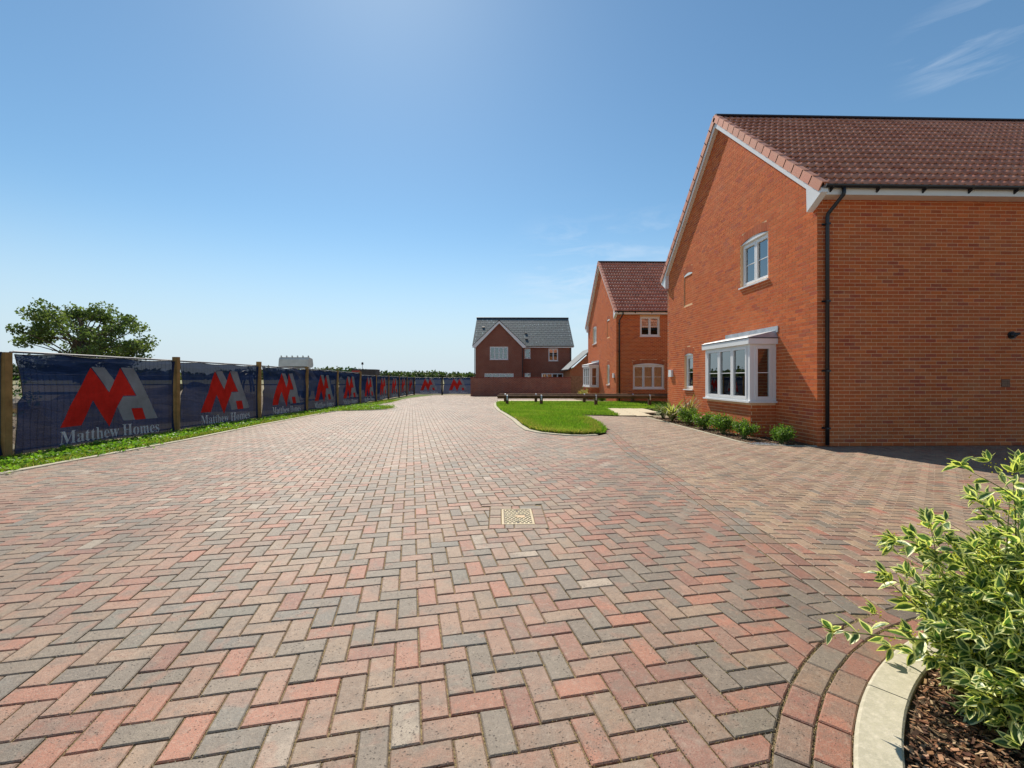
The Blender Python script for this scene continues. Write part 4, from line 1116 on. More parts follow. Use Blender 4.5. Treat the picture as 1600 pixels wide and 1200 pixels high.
    pantile_roof(RF, xa + .02, xb - .02, ye, ze, yr, zr, 16, n_tile, (X0 + 1.6, Y0 + .6, zb + 6.2))
    pantile_roof(RF, xa + .02, xb - .02, Y0 + W + .30, ze, yr, zr, 16, 0, (0, 0, 0))
    L = math.hypot(cu + .30, SL * (cu + .30)); g = L / 16
    for sgn, y_e in ((1, ye), (-1, Y0 + W + .30)):
        s = Vector((0, sgn * (yr - ye), zr - ze)).normalized(); N = Vector((0, -s.z * sgn, abs(s.y))); N = Vector((0, -sgn * s.z, s.y * sgn))
        for x_e, ox in ((xa, 1), (xb, -1)):
            if ox < 0 and n_tile == 0: continue
            for k in range(16):
                p = Vector((x_e - .035 * ox, y_e, ze)) + s * (k * g - .05); tl = .014; v = MB()
                v.obox(p + N * (.030 + tl * .5) , Vector((.13 * ox, 0, 0)), s * (g + .04) - N * tl, N * .016, jit(TT[2], .12))
                v.obox(p - N * .125, Vector((.018 * ox, 0, 0)), s * (g + .03) - N * tl, N * (.155 + tl * .5), jit(TT[2], .12))
                v.build('verge_tile', M['tile'], RF)
            bb = MB(); lo = .31 / s.y / sgn if False else .30
            # board follows the rake, foot cut vertical with a boxed end
            o = Vector((x_e, y_e, ze)); e = s * L
            bb.prism([o - N * .07 + s * .02, o - N * .07 + e, o + e - Vector((0, 0, .33)), o + s * .30 - Vector((0, 0, .31)) + Vector((0, 0, .0))], (.022 * ox, 0, 0))
            bb.build('barge_board', M['upvc'], RF)
            sf = MB(); dz = Vector((0, 0, -.30))
            a = o + s * .45 + dz; b = o + e + dz
            sf.hexa([a + Vector((.023 * ox, 0, 0)), b + Vector((.023 * ox, 0, 0)), b + Vector((.128 * ox, 0, 0)), a + Vector((.128 * ox, 0, 0)), a + Vector((.023 * ox, 0, .012)), b + Vector((.023 * ox, 0, .012)), b + Vector((.128 * ox, 0, .012)), a + Vector((.128 * ox, 0, .012))])
            sf.build('verge_soffit', M['upvc2'], RF)
            be = MB(); q = Vector((x_e - .004 * ox, 0, 0))
            yo = y_e; zt = ze - .085
            be.prism([(q.x, yo, zt), (q.x, yo, zt - .075), (q.x, yo + sgn * .42, zb + 4.76), (q.x, yo + sgn * .44, zt + .44 * SL - .02)], (.136 * ox, 0, 0))
            be.build('box_end', M['upvc'], RF)
    k = xa; 
    while k < xb:
        v = MB(); n = 8; r = .115; q = []
        for i in range(n + 1): a = math.pi * i / n; q.append((k, yr + r * math.cos(a) * 1.05, zr - .035 + r * .75 * math.sin(a)))
        v.prism(q, (min(.45, xb - k) - .006, 0, 0)); v.build('ridge_tile', M['ridge'], RF); k += .45
    # eaves: fascia, soffit, gutter with brackets, downpipe (camera side); plain on the far side
    x_s = X0 + .001
    ea = MB(); ea.box(x_s, xb, ye + .03, ye + .052, ze - .20, ze - .065); ea.build('fascia', M['upvc2'], H)
    ea = MB(); ea.box(x_s, xb, ye + .053, Y0 - .001, ze - .195, ze - .183); ea.build('soffit', M['upvc2'], H)
    gt = MB(); n = 8; r = .056; yc = ye - .03; zc2 = ze - .035
    for rr in (r, r - .004):
        pass
    prof = [(yc - r * math.cos(math.pi * i / n), zc2 - r * math.sin(math.pi * i / n)) for i in range(n + 1)]; prof2 = [(yc - (r - .005) * math.cos(math.pi * i / n), zc2 - (r - .005) * math.sin(math.pi * i / n)) for i in range(n + 1)][::-1]
    gt.prism([(xa + .05, a, b) for a, b in prof + prof2], (xb - xa - .05, 0, 0)); gt.build('gutter', M['black'], H)
    m = MB(); m.prism([(xa + .045, a, b) for a, b in prof], (.005, 0, 0)); m.build('gutter_end', M['steel'], H)
    kx = X0 + .05
    while kx < xb:
        m = MB(); m.prism([(kx, ye + .03, ze - .065), (kx, ye + .03, ze - .155), (kx, yc - .03, zc2 - r - .006), (kx, yc - r - .004, zc2)], (.03, 0, 0)); m.build('gutter_bracket', M['black'], H); kx += .93
    m = MB(); m.box(xa + .05, xb, Y0 + W + .30, Y0 + W + .32, ze - .2, ze - .02); m.build('back_gutter', M['black'], H)
    dx = X0 + .165
    dp = MB(); dp.tube([(dx + .13, yc, zc2 - r + .01), (dx + .13, yc, zc2 - r - .10), (dx + .125, yc + .01, zc2 - r - .13), (dx + .01, Y0 - .075, ze - .50), (dx, Y0 - .062, ze - .56), (dx, Y0 - .062, zb + .02)], .036, 12); dp.build('downpipe', M['black'], H, smooth=True)
    for zz in (4.45, 2.9, 1.5, .35):
        m = MB(); m.box(dx - .075, dx + .075, Y0 - .025, Y0 - .001, zb + zz, zb + zz + .035); m.box(dx - .042, dx + .042, Y0 - .105, Y0 - .025, zb + zz, zb + zz + .035); m.build('pipe_clip', M['black'], H)
    # alarm box
    a0, a1 = mu(7.55, 7.85) if not mirror else (.35, .62)
    m = MB(); m.prism([G(a0, 1.42, .001), G(a1, 1.42, .001), G(a1 - .02, 1.68, .001), G(a0 + .02, 1.68, .001)], G.N * .07); m.build('meter_box', M['upvc'], H)
    return H, G, Fp
def empty_child(name, loc, parent):
    o = bpy.data.objects.new(name, None); lk(o, parent); o.location = world_of(parent).inverted() @ Vector(loc); o.empty_display_size = .1; return o

H1, G1, F1 = orange_house('large orange brick house with brown tiled roof, filling the right of the picture', 6.41, 8.93, False, 0.0, 300, 150, [], 3)
H2, G2, F2 = orange_house('orange brick house with brown tiled roof, standing behind the large near one', 6.59, 25.27, True, -.02, 0, 0,
                          [(1.35, 2.48, 3.76, 4.88, 0, 2), (.95, 2.73, .80, 2.13, .10, 3)], 13)
# cowl and air brick on the near house
m = MB(); P = F1; cu_, cv_ = 10.45 - 6.41, 2.25
m.tube([P(cu_, cv_, .001), P(cu_, cv_, .03)], .078, 16); m.tube([P(cu_, cv_, .03), P(cu_ + .01, cv_, .07)], [.06, .05], 14)
m.tube([P(cu_ + .01, cv_, .05), P(cu_ + .075, cv_ + .03, .10)], [.045, .02], 12); m.build('vent_cowl', M['black'], H1)
m = MB(); P = F1; a0, b0 = 10.33 - 6.41, 1.27
m.pbox(P, a0 - .09, a0 + .09, b0 - .08, b0 + .08, .003, .008, (.20, .10, .06))
for i in range(4):
    for j in range(4): m.pbox(P, a0 - .075 + i * .04, a0 - .05 + i * .04, b0 - .065 + j * .035, b0 - .045 + j * .035, .008, .012, (.30, .16, .09))
m.build('air_brick', M['attr'], H1)

# ------------------------------------------------------------------ house with the slate roof, beyond the garden wall
def slate_house():
    zb = -.2; Hs = empty('slate_roofed_house', (2.7, 50, zb), 'dark red brick house with grey slate roof and white windows behind the garden wall', 'house')
    yw, ym = 48.5, 50.0; xl, xm, xr_ = -2.58, 2.53, 8.01; ev = 4.95
    w = MB(); Pm = Plane((xm, ym, 0), (1, 0, 0), (0, -1, 0)); Pw = Plane((xl, yw, 0), (1, 0, 0), (0, -1, 0))
    mw = [(2.79 - xm, 3.46 - xm, 3.57, 4.68, 1), (5.45 - xm, 6.52 - xm, 3.29, 4.68, 2), (2.79 - xm, 3.46 - xm, .9, 1.95, 1), (4.67 - xm, 7.09 - xm, .73, 1.92, 4)]
    ww = [(-1.03 - xl, .94 - xl, 3.37, 4.77, 4), (-1.6 - xl, 1.53 - xl, .75, 1.90, 4)]
    wall_body(w, Pm, xr_ - xm, lambda u: ev, [r[:4] for r in mw], z0=zb, w1=0.0, w0=-.15); w.build('main_wall', M['dbrick'], Hs)
    cu = (xm - xl) / 2; apex = 7.35
    def tg(u): return ev - .1 + (apex - ev + .1) * min(u, 2 * cu - u) / cu
    w = MB(); wall_body(w, Pw, xm - xl, tg, [r[:4] for r in ww], z0=zb, w1=0.0, w0=-.15, cuts=(cu,)); w.build('wing_wall', M['dbrick'], Hs)
    s = MB(); s.box(xm - .15, xm - .001, yw + .001, ym, zb, ev); s.box(xl, xl + .15, yw + .16, 58, zb, ev); s.box(xr_ - .15, xr_, ym + .16, 58, zb, ev); s.build('side_wall', M['dbrick'], Hs)
    s = MB(); s.prism([(xr_, ym, ev), (xr_, 54.4, 8.4), (xr_, 58.6, ev)], (-.15, 0, 0)); s.prism([(xl, ym, ev), (xl, 54.4, 8.4), (xl, 58.6, ev)], (.15, 0, 0)); s.build('gable_end', M['dbrick'], Hs)
    for P, lst in ((Pm, mw), (Pw, ww)):
        for (a, b, c, d, n) in lst: window(P, a, b, c, d, Hs, lights=n, rise=0, depth=.04, bars_at=(.5,) , ledge=.06)
    # slates in courses, a shallow step each; wing roof the same
    rf = empty_child('roof', (2.7, 54.4, 8.6), Hs)
    def slates(A, B, Cc, D, n, nm='slate_slope'):
        """A,B eave ends, C,D ridge ends above B,A"""
        A, B, Cc, D = map(Vector, (A, B, Cc, D)); mb = MB(); N = (B - A).cross(D - A).normalized(); N = N if N.z > 0 else -N
        for k in range(n):
            t0, t1 = k / n, (k + 1) / n + .01; a0, b0 = A.lerp(D, t0), B.lerp(Cc, t0); a1, b1 = A.lerp(D, min(1, t1)), B.lerp(Cc, min(1, t1)); L = (b0 - a0).length
            m = max(1, round(L / .5)); off = .5 if k % 2 else 0
            for i in range(m + (1 if off else 0)):
                u0, u1 = max(0, (i - off) / m), min(1, (i + 1 - off) / m)
                if u1 - u0 < .001: continue
                c = jit((.115, .14, .145), .09); p = [a0.lerp(b0, u0 + .002), a0.lerp(b0, u1 - .002), a1.lerp(b1, u1 - .002), a1.lerp(b1, u0 + .002)]
                mb.hexa([p[0], p[1], p[2] - N * .02, p[3] - N * .02, p[0] + N * .018, p[1] + N * .018, p[2] + N * .003, p[3] + N * .003], c)
        return mb.build(nm, M['slate'], rf)
    RZ = 8.6; yr = 54.4
    slates((2.9, ym - .35, ev - .02), (xr_ + .25, ym - .35, ev - .02), (8.34, yr, RZ), (2.9, yr, RZ), 15)
    slates((-3.0, ym - .35, ev - .02), (2.9, ym - .35, ev - .02), (2.9, yr, RZ), (-2.72, yr, RZ), 15)
    slates((xr_ + .25, 58.8, ev), (-3.0, 58.8, ev), (-2.72, yr, RZ), (8.34, yr, RZ), 10)
    cx = xl + cu; ya = yw - .25; zr_ = apex + .2; ze = ev - .1
    slates((xl - .3, 53, ze), (xl - .3, ya, ze), (cx, ya, zr_), (cx, 53, zr_), 11); slates((xm + .3, ya, ze), (xm + .3, 53, ze), (cx, 53, zr_), (cx, ya, zr_), 11)
    for sx, xe in ((1, xl - .3), (-1, xm + .3)):
        m = MB(); m.prism([(xe, ya + .02, ze - .02), (cx, ya + .02, zr_ - .03), (cx, ya + .02, zr_ - .30), (xe + sx * .32, ya + .02, ze - .22), (xe, ya + .02, ze - .22)], (0, .03, 0)); m.build('barge_board', M['upvc'], rf)
        m = MB(); m.prism([(xe, ya - .01, ze + .04), (cx, ya - .01, zr_ + .05), (cx, ya - .01, zr_ - .02), (xe, ya - .01, ze - .015)], (0, .03, 0)); m.build('verge_trim', M['black'], rf)
    m = MB(); m.tube([(-2.75, yr, RZ + .02), (8.36, yr, RZ + .02)], .10, 8); m.build('ridge_cap', M['black'], rf)
    m = MB(); m.tube([(cx, ya - .02, zr_ + .03), (cx, 52.5, zr_ + .03)], .09, 8); m.build('ridge_cap', M['black'], rf)
    m = MB(); m.box(xm + .3, xr_ + .2, ym - .30, ym - .27, ev - .20, ev - .04); m.build('fascia', M['upvc'], Hs)
    m = MB(); m.tube([(xm + .3, ym - .36, ev - .03), (xr_ + .25, ym - .36, ev - .03)], .06, 8); m.build('gutter', M['black'], Hs)
    for x, y in ((xl - .06, yw - .05), (xm - .05, yw - .05), (xr_ - .12, ym - .05)):
        m = MB(); m.tube([(x, y, ev - .1), (x, y, zb)], .04, 8); m.build('downpipe', M['black'], Hs)
    for x, t in ((-2.0, .62), (2.9, .40), (2.9, .20)):
        p = Vector((x, ym - .35 + 4.75 * t, ev + 3.62 * t + .02)); m = MB(); m.obox(p, (.28, 0, 0), (0, .18, .14), (0, -.06, .08)); m.build('roof_vent', M['black'], rf)
slate_house()
# garage behind, brick garden wall with coping, close-boarded fence beside it
gr_ = empty('garage', (9.3, 44, -.2), 'low orange brick garage with grey slate roof between the two far houses', 'garage')
m = MB(); m.box(6.75, 10.6, 42.8, 47.6, -.2, 2.25); m.build('wall', M['obrick'], gr_)
m = MB(); m.prism([(6.45, 42.5, 2.20), (6.45, 47.9, 2.20), (8.9, 47.9, 4.3), (8.9, 42.5, 4.3)], (.05, 0, -.06), (.20, .225, .235)); m.prism([(11.2, 42.5, 2.20), (8.9, 42.5, 4.3), (8.9, 47.9, 4.3), (11.2, 47.9, 2.20)], (-.05, 0, -.06), (.20, .225, .235)); m.build('roof', M['slate'], gr_)
m = MB(); m.prism([(6.9, 42.85, 2.25), (10.5, 42.85, 2.25), (8.9, 42.85, 4.05)], (0, .1, 0)); m.build('gable', M['obrick'], gr_)
m = MB(); m.box(6.40, 6.44, 42.5, 47.9, 2.08, 2.22); m.build('gutter', M['black'], gr_)
gw_ = empty('garden_wall', (1.8, 38.1, -.2), 'long dark red brick garden wall in front of the slate-roofed house', 'wall')
m = MB(); m.box(-2.42, 6.05, 38.0, 38.22, -.25, 1.36); m.build('wall_face', M['wbrick'], gw_)
x = -2.42
cop = MB()
while x < 6.0: cop.box(x, x + .066, 37.985, 38.235, 1.362, 1.47, jit((.235, .07, .05), .2)); x += .0745
cop.build('coping', M['attr'], gw_, kind='stuff')
m = MB(); m.box(-2.42, -2.2, 38.22, 44, -.25, 1.36); m.build('return_wall', M['wbrick'], gw_)
fe = empty('board_fence', (6.5, 38, -.2), 'brown close-boarded timber fence at the right end of the garden wall', 'fence')
x = 6.07
while x < 7.4:
    m = MB(); m.box(x, x + .118, 38.02 + rnd.uniform(0, .006), 38.04, -.2, 1.56); m.build('board', M['ofence'], fe); x += .125
for x in (6.1, 7.35): 
    m = MB(); m.box(x, x + .09, 38.05, 38.14, -.2, 1.6); m.build('post', M['ofence'], fe)

# ------------------------------------------------------------------ knee rails on the lawn
def knee_rail(y, x_list, x0, x1, label):
    z = gz(3, y) + .44; K = empty('knee_rail', (x0, y, gz(x0, y)), label, 'rail', 'low timber knee rails across the lawn')
    joints = [x0] + [v + .07 for v in x_list[1:-1]] + [x1]
    for a, b in zip(joints[:-1], joints[1:]):
        if b - a < .3: continue
        m = MB(); n = max(2, int((b - a) / .6)); m.tube([(a + (b - a) * i / n + (.004 if i == 0 else 0), y + rnd.uniform(-.004, .004), z + rnd.uniform(-.004, .004)) for i in range(n + 1)], .085, 12); m.build('rail', M['rail'], K, smooth=False)
    for x in x_list:
        g = gz(x, y); m = MB(); m.box(x, x + .14, y - .07, y + .07, g - .05, z - .05); m.build('post', M['rail'], K)
        m = MB(); n = 9; o_, i_ = .094, .087
        q = [(x + .04, y + o_ * math.cos(math.pi * i / n), z + o_ * math.sin(math.pi * i / n)) for i in range(n + 1)] + [(x + .04, y + i_ * math.cos(math.pi * i / n), z + i_ * math.sin(math.pi * i / n)) for i in range(n, -1, -1)]
        m.prism(q, (.06, 0, 0)); m.box(x + .04, x + .10, y - .10, y - .088, z - .16, z); m.build('strap', M['steel'], K)
knee_rail(21.5, [.30, 1.93, 4.55, 7.15], -.1, 9.5, 'low brown timber knee rail with white straps, nearer of the two across the lawn')
knee_rail(24.1, [.24, 1.88, 4.48, 7.1], .0, 9.5, 'low brown timber knee rail with white straps, farther one in front of the second house')

# ------------------------------------------------------------------ banner fence
POSTS = [(-7.93, 3.82), (-7.77, 7.32), (-7.60, 10.82), (-7.52, 14.32), (-7.54, 17.82), (-7.59, 21.32), (-7.61, 24.82), (-7.68, 28.33), (-7.77, 31.83), (-7.80, 35.33), (-7.93, 38.84), (-7.96, 42.34), (-5.35, 42.3), (-2.55, 42.3)]
names = ['outside the left edge of the picture, first of the row', 'at the left edge of the picture', 'between the first and the second logo banner in view', 'between the second and the third logo banner in view',
         'between the third and the fourth logo banner in view', 'between the fourth and the fifth logo banner in view', 'between the fifth and the sixth logo banner in view', 'between the sixth and the seventh logo banner',
         'between the seventh and the eighth logo banner', 'between the eighth and the ninth logo banner', 'between the ninth and the tenth logo banner', 'at the corner where the banner fence turns right',
         'between the two banners that face the road end', 'at the right end of the banner fence beside the brick wall']
for (x, y), nm in zip(POSTS, names):
    z = gz(x, y); h = {7.32: 1.69, 10.82: 1.79, 14.32: 1.83, 17.82: 1.78, 21.32: 1.74, 24.82: 1.80}.get(y, 1.70 if y < 26 else 1.66)
    m = MB(); w = .055; ry = rnd.uniform(-.012, .012); rx = rnd.uniform(-.012, .012)
    a = [(-w, -w), (w, -w), (w, w), (-w, w)]
    m.hexa([(x + p + .0, y + q, z - .1) for p, q in a] + [(x + p + rx * h, y + q + ry * h, z + h) for p, q in a])
    dk = nm.startswith('between the two banners')
    o = m.build('fence_post', M['dkmetal'] if dk else M['timber'], origin=(x, y, z)); tag(o, ('dark' if dk else 'brown') + ' timber fence post ' + nm, 'post', 'timber posts of the banner fence')
# logo outlines, in metres on the banner
RED = [(.80, .47), (1.36, 1.55), (1.76, 1.055), (1.985, 1.55), (2.36, .985), (2.07, .985), (1.755, .385), (1.43, .92), (1.18, .47)]
GR1 = [(1.378, 1.56), (1.66, 1.56), (1.875, 1.29), (1.765, 1.065)]
GR2 = [(2.0, 1.56), (2.30, 1.56), (2.93, .475), (2.62, .475), (2.53, .72), (2.26, .72), (2.34, .475), (2.09, .475), (1.96, .765), (2.07, .97), (2.37, .97), (2.375, .985)]
SQ = [(2.26, .715), (2.525, .715), (2.615, .475), (2.345, .475)]
def tris_of(poly): 
    t = mgeo.tessellate_polygon([[Vector((a, b, 0)) for a, b in poly]]); out = []
    for q in t:
        p = [poly[i] for i in q]
        if area(p) < 0: p = p[::-1]
        out.append(p)
    return out
def text_tris():
    """the lettering, in the built-in fallback face with serifs, fitted to the banner"""
    s = ''.join(chr(0x1D400 + ord(c) - 65) if c.isupper() else chr(0x1D41A + ord(c) - 97) if c.islower() else c for c in 'Matthew Homes')
    cu = bpy.data.curves.new('lettering', 'FONT'); cu.body = s; cu.resolution_u = 3; cu.offset = -.004
    o = bpy.data.objects.new('lettering', cu); C.objects.link(o); dg = bpy.context.evaluated_depsgraph_get()
    me = o.evaluated_get(dg).to_mesh(); vs = [(v.co.x, v.co.y) for v in me.vertices]; ps = [tuple(p.vertices) for p in me.polygons]
    x0, x1 = min(v[0] for v in vs), max(v[0] for v in vs); y1 = max(v[1] for v in vs)
    C.objects.unlink(o); bpy.data.objects.remove(o); out = []
    f = lambda v: (.80 + (v[0] - x0) / (x1 - x0) * 2.15, .118 + v[1] / y1 * .225)
    for p in ps:
        q = [f(vs[i]) for i in p]
        for t in tris_of(q) if len(q) > 3 else [q if area(q) > 0 else q[::-1]]: out.append(t)
    return out
TXT = text_tris()
def diced(tris, us, vs):
    out = []
    for t in tris:
        a0, a1 = min(p[0] for p in t), max(p[0] for p in t); b0, b1 = min(p[1] for p in t), max(p[1] for p in t)
        for i in range(len(us) - 1):
            if us[i + 1] <= a0 or us[i] >= a1: continue
            for j in range(len(vs) - 1):
                if vs[j + 1] <= b0 or vs[j] >= b1: continue
                q = clip_convex(t, [(us[i], vs[j]), (us[i + 1], vs[j]), (us[i + 1], vs[j + 1]), (us[i], vs[j + 1])])
                if len(q) > 2 and abs(area(q)) > 1e-7: out.append(q)
    return out
NU, NV = 34, 16
def banner_meshes(W, seed, H=1.68, sag=.04):
    """cloth on the fence frame: fluttering edges, shallow ripples; local x along, y off (road side), z up"""
    r = random.Random(seed); ph = [r.uniform(0, 6.3) for _ in range(6)]; sx = W / 3.5
    cutl, cutr = r.uniform(.05, .16), r.uniform(.02, .10); am = r.uniform(.008, .016)
    u0, u1, v0, v1 = .10, 3.42, .07, H
    us = [u0 + (u1 - u0) * i / NU for i in range(NU + 1)]; vs = [v0 + (v1 - v0) * j / NV for j in range(NV + 1)]
    def node(i, j):
        u, v = us[i], vs[j]; t = (v - v0) / (v1 - v0)
        ed = math.exp(-(u - u0) / .22) * cutl * math.sin(math.pi * t) ** 1.2 * (1.2 if t > .5 else .5); er = math.exp(-(u1 - u) / .2) * cutr * math.sin(math.pi * t)
        scal = sag * abs(math.sin((u + ph[0]) * 2.6)) * t ** 8
        w = .035 + am * math.sin(u * 4 + ph[1] + t * 2) + am * .7 * math.sin(v * 6 + ph[2] + u * 1.3) + .005 * math.sin(u * 13 + ph[3] + v * 5) - .015 * math.sin(math.pi * t)
        return ((u + ed - er) * sx, w, v - scal + .012 * math.sin(u * 2.2 + ph[4]) * (1 - t))
    G_ = [[node(i, j) for j in range(NV + 1)] for i in range(NU + 1)]
    def S(u, v, lift=0):
        a = min(max((u - u0) / (u1 - u0) * NU, 0), NU - 1e-6); b = min(max((v - v0) / (v1 - v0) * NV, 0), NV - 1e-6); i, j = int(a), int(b); a -= i; b -= j
        # same diagonal as the cloth's own triangles
        p00, p10, p01, p11 = G_[i][j], G_[i + 1][j], G_[i][j + 1], G_[i + 1][j + 1]; o = []
        for k in range(3):
            if a >= b: o.append(p00[k] + (p10[k] - p00[k]) * a + (p11[k] - p10[k]) * b)
            else: o.append(p00[k] + (p11[k] - p01[k]) * a + (p01[k] - p00[k]) * b)
        o[1] += lift; return tuple(o)
    cl = MB(); v = [G_[i][j] for i in range(NU + 1) for j in range(NV + 1)]; f = []
    for i in range(NU):
        for j in range(NV):
            a = i * (NV + 1) + j; b = a + NV + 1; f += [(a, b, b + 1), (a, b + 1, a + 1)]
    cl.mesh(v, f); out = {'cloth': cl.to_mesh('cloth', M['navy'], True)}
    for nm, poly, mat in (('red_letter', RED, 'red'), ('red_square', SQ, 'red'), ('grey_shade', GR1, 'grey'), ('grey_letter', GR2, 'grey')):
        m = MB(); poly = [(a, b - .055) for a, b in poly]
        for q in diced(tris_of(poly), us, vs): m.poly([S(a, b, .006) for a, b in q])
        out[nm] = m.to_mesh(nm, M[mat])
    m = MB()
    for q in diced(TXT, us, vs): m.poly([S(a, b, .006) for a, b in q])
    out['lettering'] = m.to_mesh('lettering', M['white'])
    # dark hem rope round the edge
    hm = MB(); rim = [G_[i][NV] for i in range(0, NU + 1)]; hm.tube(rim, .007, 5)
    hm.tube([G_[0][j] for j in range(NV + 1)], .007, 5); hm.tube([G_[NU][j] for j in range(NV + 1)], .006, 5); out['hem'] = hm.to_mesh('hem', M['black'])
    return out
def fence_frame(W, H=1.76):
    """tubular mesh fence panel: rounded top corners, welded wires"""
    t = MB(); r = .07; pts = [(.06, 0, 0)] + [(.06, 0, H - r)] + [(.06 + r - r * math.cos(a), 0, H - r + r * math.sin(a)) for a in (.5, 1.0, 1.57)] + [(W - .06 - r + r * math.sin(a), 0, H - r + r * math.cos(a)) for a in (0, .57, 1.07, 1.57)] + [(W - .06, 0, 0)]
    t.tube(pts, .019, 7); t.tube([(.06, 0, .12), (W - .06, 0, .12)], .016, 6)
    w = MB(); n = int(W / .11)
    for i in range(1, n): x = .06 + (W - .12) * i / n; w.tube([(x, 0, .12), (x, 0, H)], .0022, 3, cap=False)
    for z in (.45, .9, 1.35, 1.6): w.tube([(.06, 0, z), (W - .06, 0, z)], .0022, 3, cap=False)
    return {'tube_frame': t.to_mesh('tube_frame', M['fsteel']), 'wire_mesh': w.to_mesh('wire_mesh', M['fsteel'])}
ORD = ['before the first post', 'first and largest at the left', 'second from the left', 'third from the left', 'fourth from the left', 'fifth from the left', 'sixth from the left', 'seventh from the left', 'eighth from the left',
       'ninth from the left', 'tenth from the left at the corner', 'at the road end, left of two', 'at the road end beside the brick wall']
cacheB = {}; cacheF = {}
for i in range(len(POSTS) - 1):
    A, B = Vector(POSTS[i]), Vector(POSTS[i + 1]); W = (B - A).length; d = (B - A).normalized(); rz = math.atan2(d.y, d.x); z = gz(A.x, A.y)
    # road side is to the right of the run (clockwise normal) -> local -y; mirror by flipping the sign of y offset
    key = (round(W, 1), i % 4 if i < 5 else 4 + i % 2); Hh = 1.70 if A.y < 24 else 1.60
    key = key + (Hh,)
    if key not in cacheB: cacheB[key] = banner_meshes(W, 31 + i * 7, Hh)
    if (round(W, 1), Hh) not in cacheF: cacheF[(round(W, 1), Hh)] = fence_frame(W, Hh + .005)
    fo = empty('site_fence_panel', (A.x, A.y, z), 'steel mesh fence panel behind the banner ' + ORD[i], 'fence panel', 'steel mesh panels of the site fence', rz)
    for nm, me in cacheF[(round(W, 1), Hh)].items():
        o = bpy.data.objects.new(nm, me); lk(o, fo); o.location = (0, .03, 0)
        if nm == 'wire_mesh': o['kind'] = 'stuff'
    bo = empty('logo_banner', (A.x, A.y, z), 'navy mesh banner with red and grey logo, ' + ORD[i], 'banner', 'navy logo banners along the fence', rz)
    bo.scale = (1, -1, 1)
    slope = (gz(B.x, B.y) - z) / W
    for nm, me in cacheB[key].items():
        o = bpy.data.objects.new(nm, me); lk(o, bo)
    fo.rotation_euler = (0, -math.atan(slope), rz); bo.rotation_euler = (0, -math.atan(slope), rz)

# ------------------------------------------------------------------ building site behind the fence
def mound(name, cx, cy, rx, ry, h, label, seed, cat='spoil heap'):
    r = random.Random(seed); mb = MB(); n, m = 40, 14; v = []; ph = [r.uniform(0, 6.3) for _ in range(6)]
    zb = terrain_z(cx, cy) - .1
    for j in range(m + 1):
        q = j / m
        for i in range(n):
            a = 2 * math.pi * i / n; rr = q * (1 + .12 * math.sin(3 * a + ph[0]) + .08 * math.sin(5 * a + ph[1]))
            z = h * (1 - q) ** .8 * (1 + .15 * math.sin(4 * a + ph[2] + q * 5) + .1 * math.sin(9 * a + ph[3])) if j else h * 1.0
            v.append((cx + rx * rr * math.cos(a), cy + ry * rr * math.sin(a), zb + z + r.uniform(-.05, .05) * (1 if j < m else 0)))
    f = []
    for j in range(m):
        for i in range(n): f.append((j * n + i, j * n + (i + 1) % n, (j + 1) * n + (i + 1) % n, (j + 1) * n + i))
    mb.mesh(v, f); o = mb.build(name, M['spoil'], origin=(cx, cy, zb)); tag(o, label, cat)
mound('spoil_heap', -11.5, 8.3, 2.6, 3.3, 1.35, 'heap of dug earth behind the first banner', 1)
mound('spoil_heap', -12.6, 14.2, 3.0, 3.2, 1.0, 'low heap of pale earth behind the second banner', 2)
mound('spoil_heap', -15, 22, 4.5, 6, 1.2, 'long heap of earth behind the middle banners', 3)
mound('spoil_heap', -12, 4.0, 2.0, 2.4, 1.25, 'heap of rubble and earth at the left edge behind the fence', 4)
# rubble stones beside the first post
for k in range(26):
    x = -8.5 - rnd.random() * .8; y = 6.2 + rnd.random() * 2.4; s = rnd.uniform(.10, .24)
    zz = gz(x, y) + rnd.choice([0, 0, .18, .38, .6, .8]) 
    bm = bmesh.new(); bmesh.ops.create_icosphere(bm, subdivisions=1, radius=s)
    for v in bm.verts: v.co = Vector((v.co.x * rnd.uniform(.7, 1.3), v.co.y * rnd.uniform(.7, 1.2), v.co.z * rnd.uniform(.5, .9)))
    me = bpy.data.meshes.new('rubble_stone'); bm.to_mesh(me); bm.free()
    ca = me.color_attributes.new('col', 'FLOAT_COLOR', 'CORNER'); c = jit((.36, .30, .22), .25)
    for q in ca.data: q.color = (*c, 1)
    me.materials.append(M['stone']); o = bpy.data.objects.new('rubble_stone', me); lk(o); o.location = (x, y, zz); o.rotation_euler = (0, 0, rnd.random() * 6)
    tag(o, 'rough buff rubble stone piled behind the fence at the left edge', 'stone', 'rubble stones behind the fence')
# coil of black pipe leaning behind the second banner
pc = MB()
for k in range(3):
    c = Vector((-8.7 - .1 * k, 15.7 + .12 * k, .75)); pc.tube([c + Vector((.1 * math.sin(a * .5 + k), (.34 + .1 * k) * math.cos(a), (.66 + .1 * k) * math.sin(a))) for a in np.linspace(.2, 3.0 + .3 * k, 16)], .03, 6)
tag(pc.build('pipe_coil', M['black'], origin=(-8.8, 15.7, .1)), 'bent black pipes standing behind the second banner', 'pipe coil')
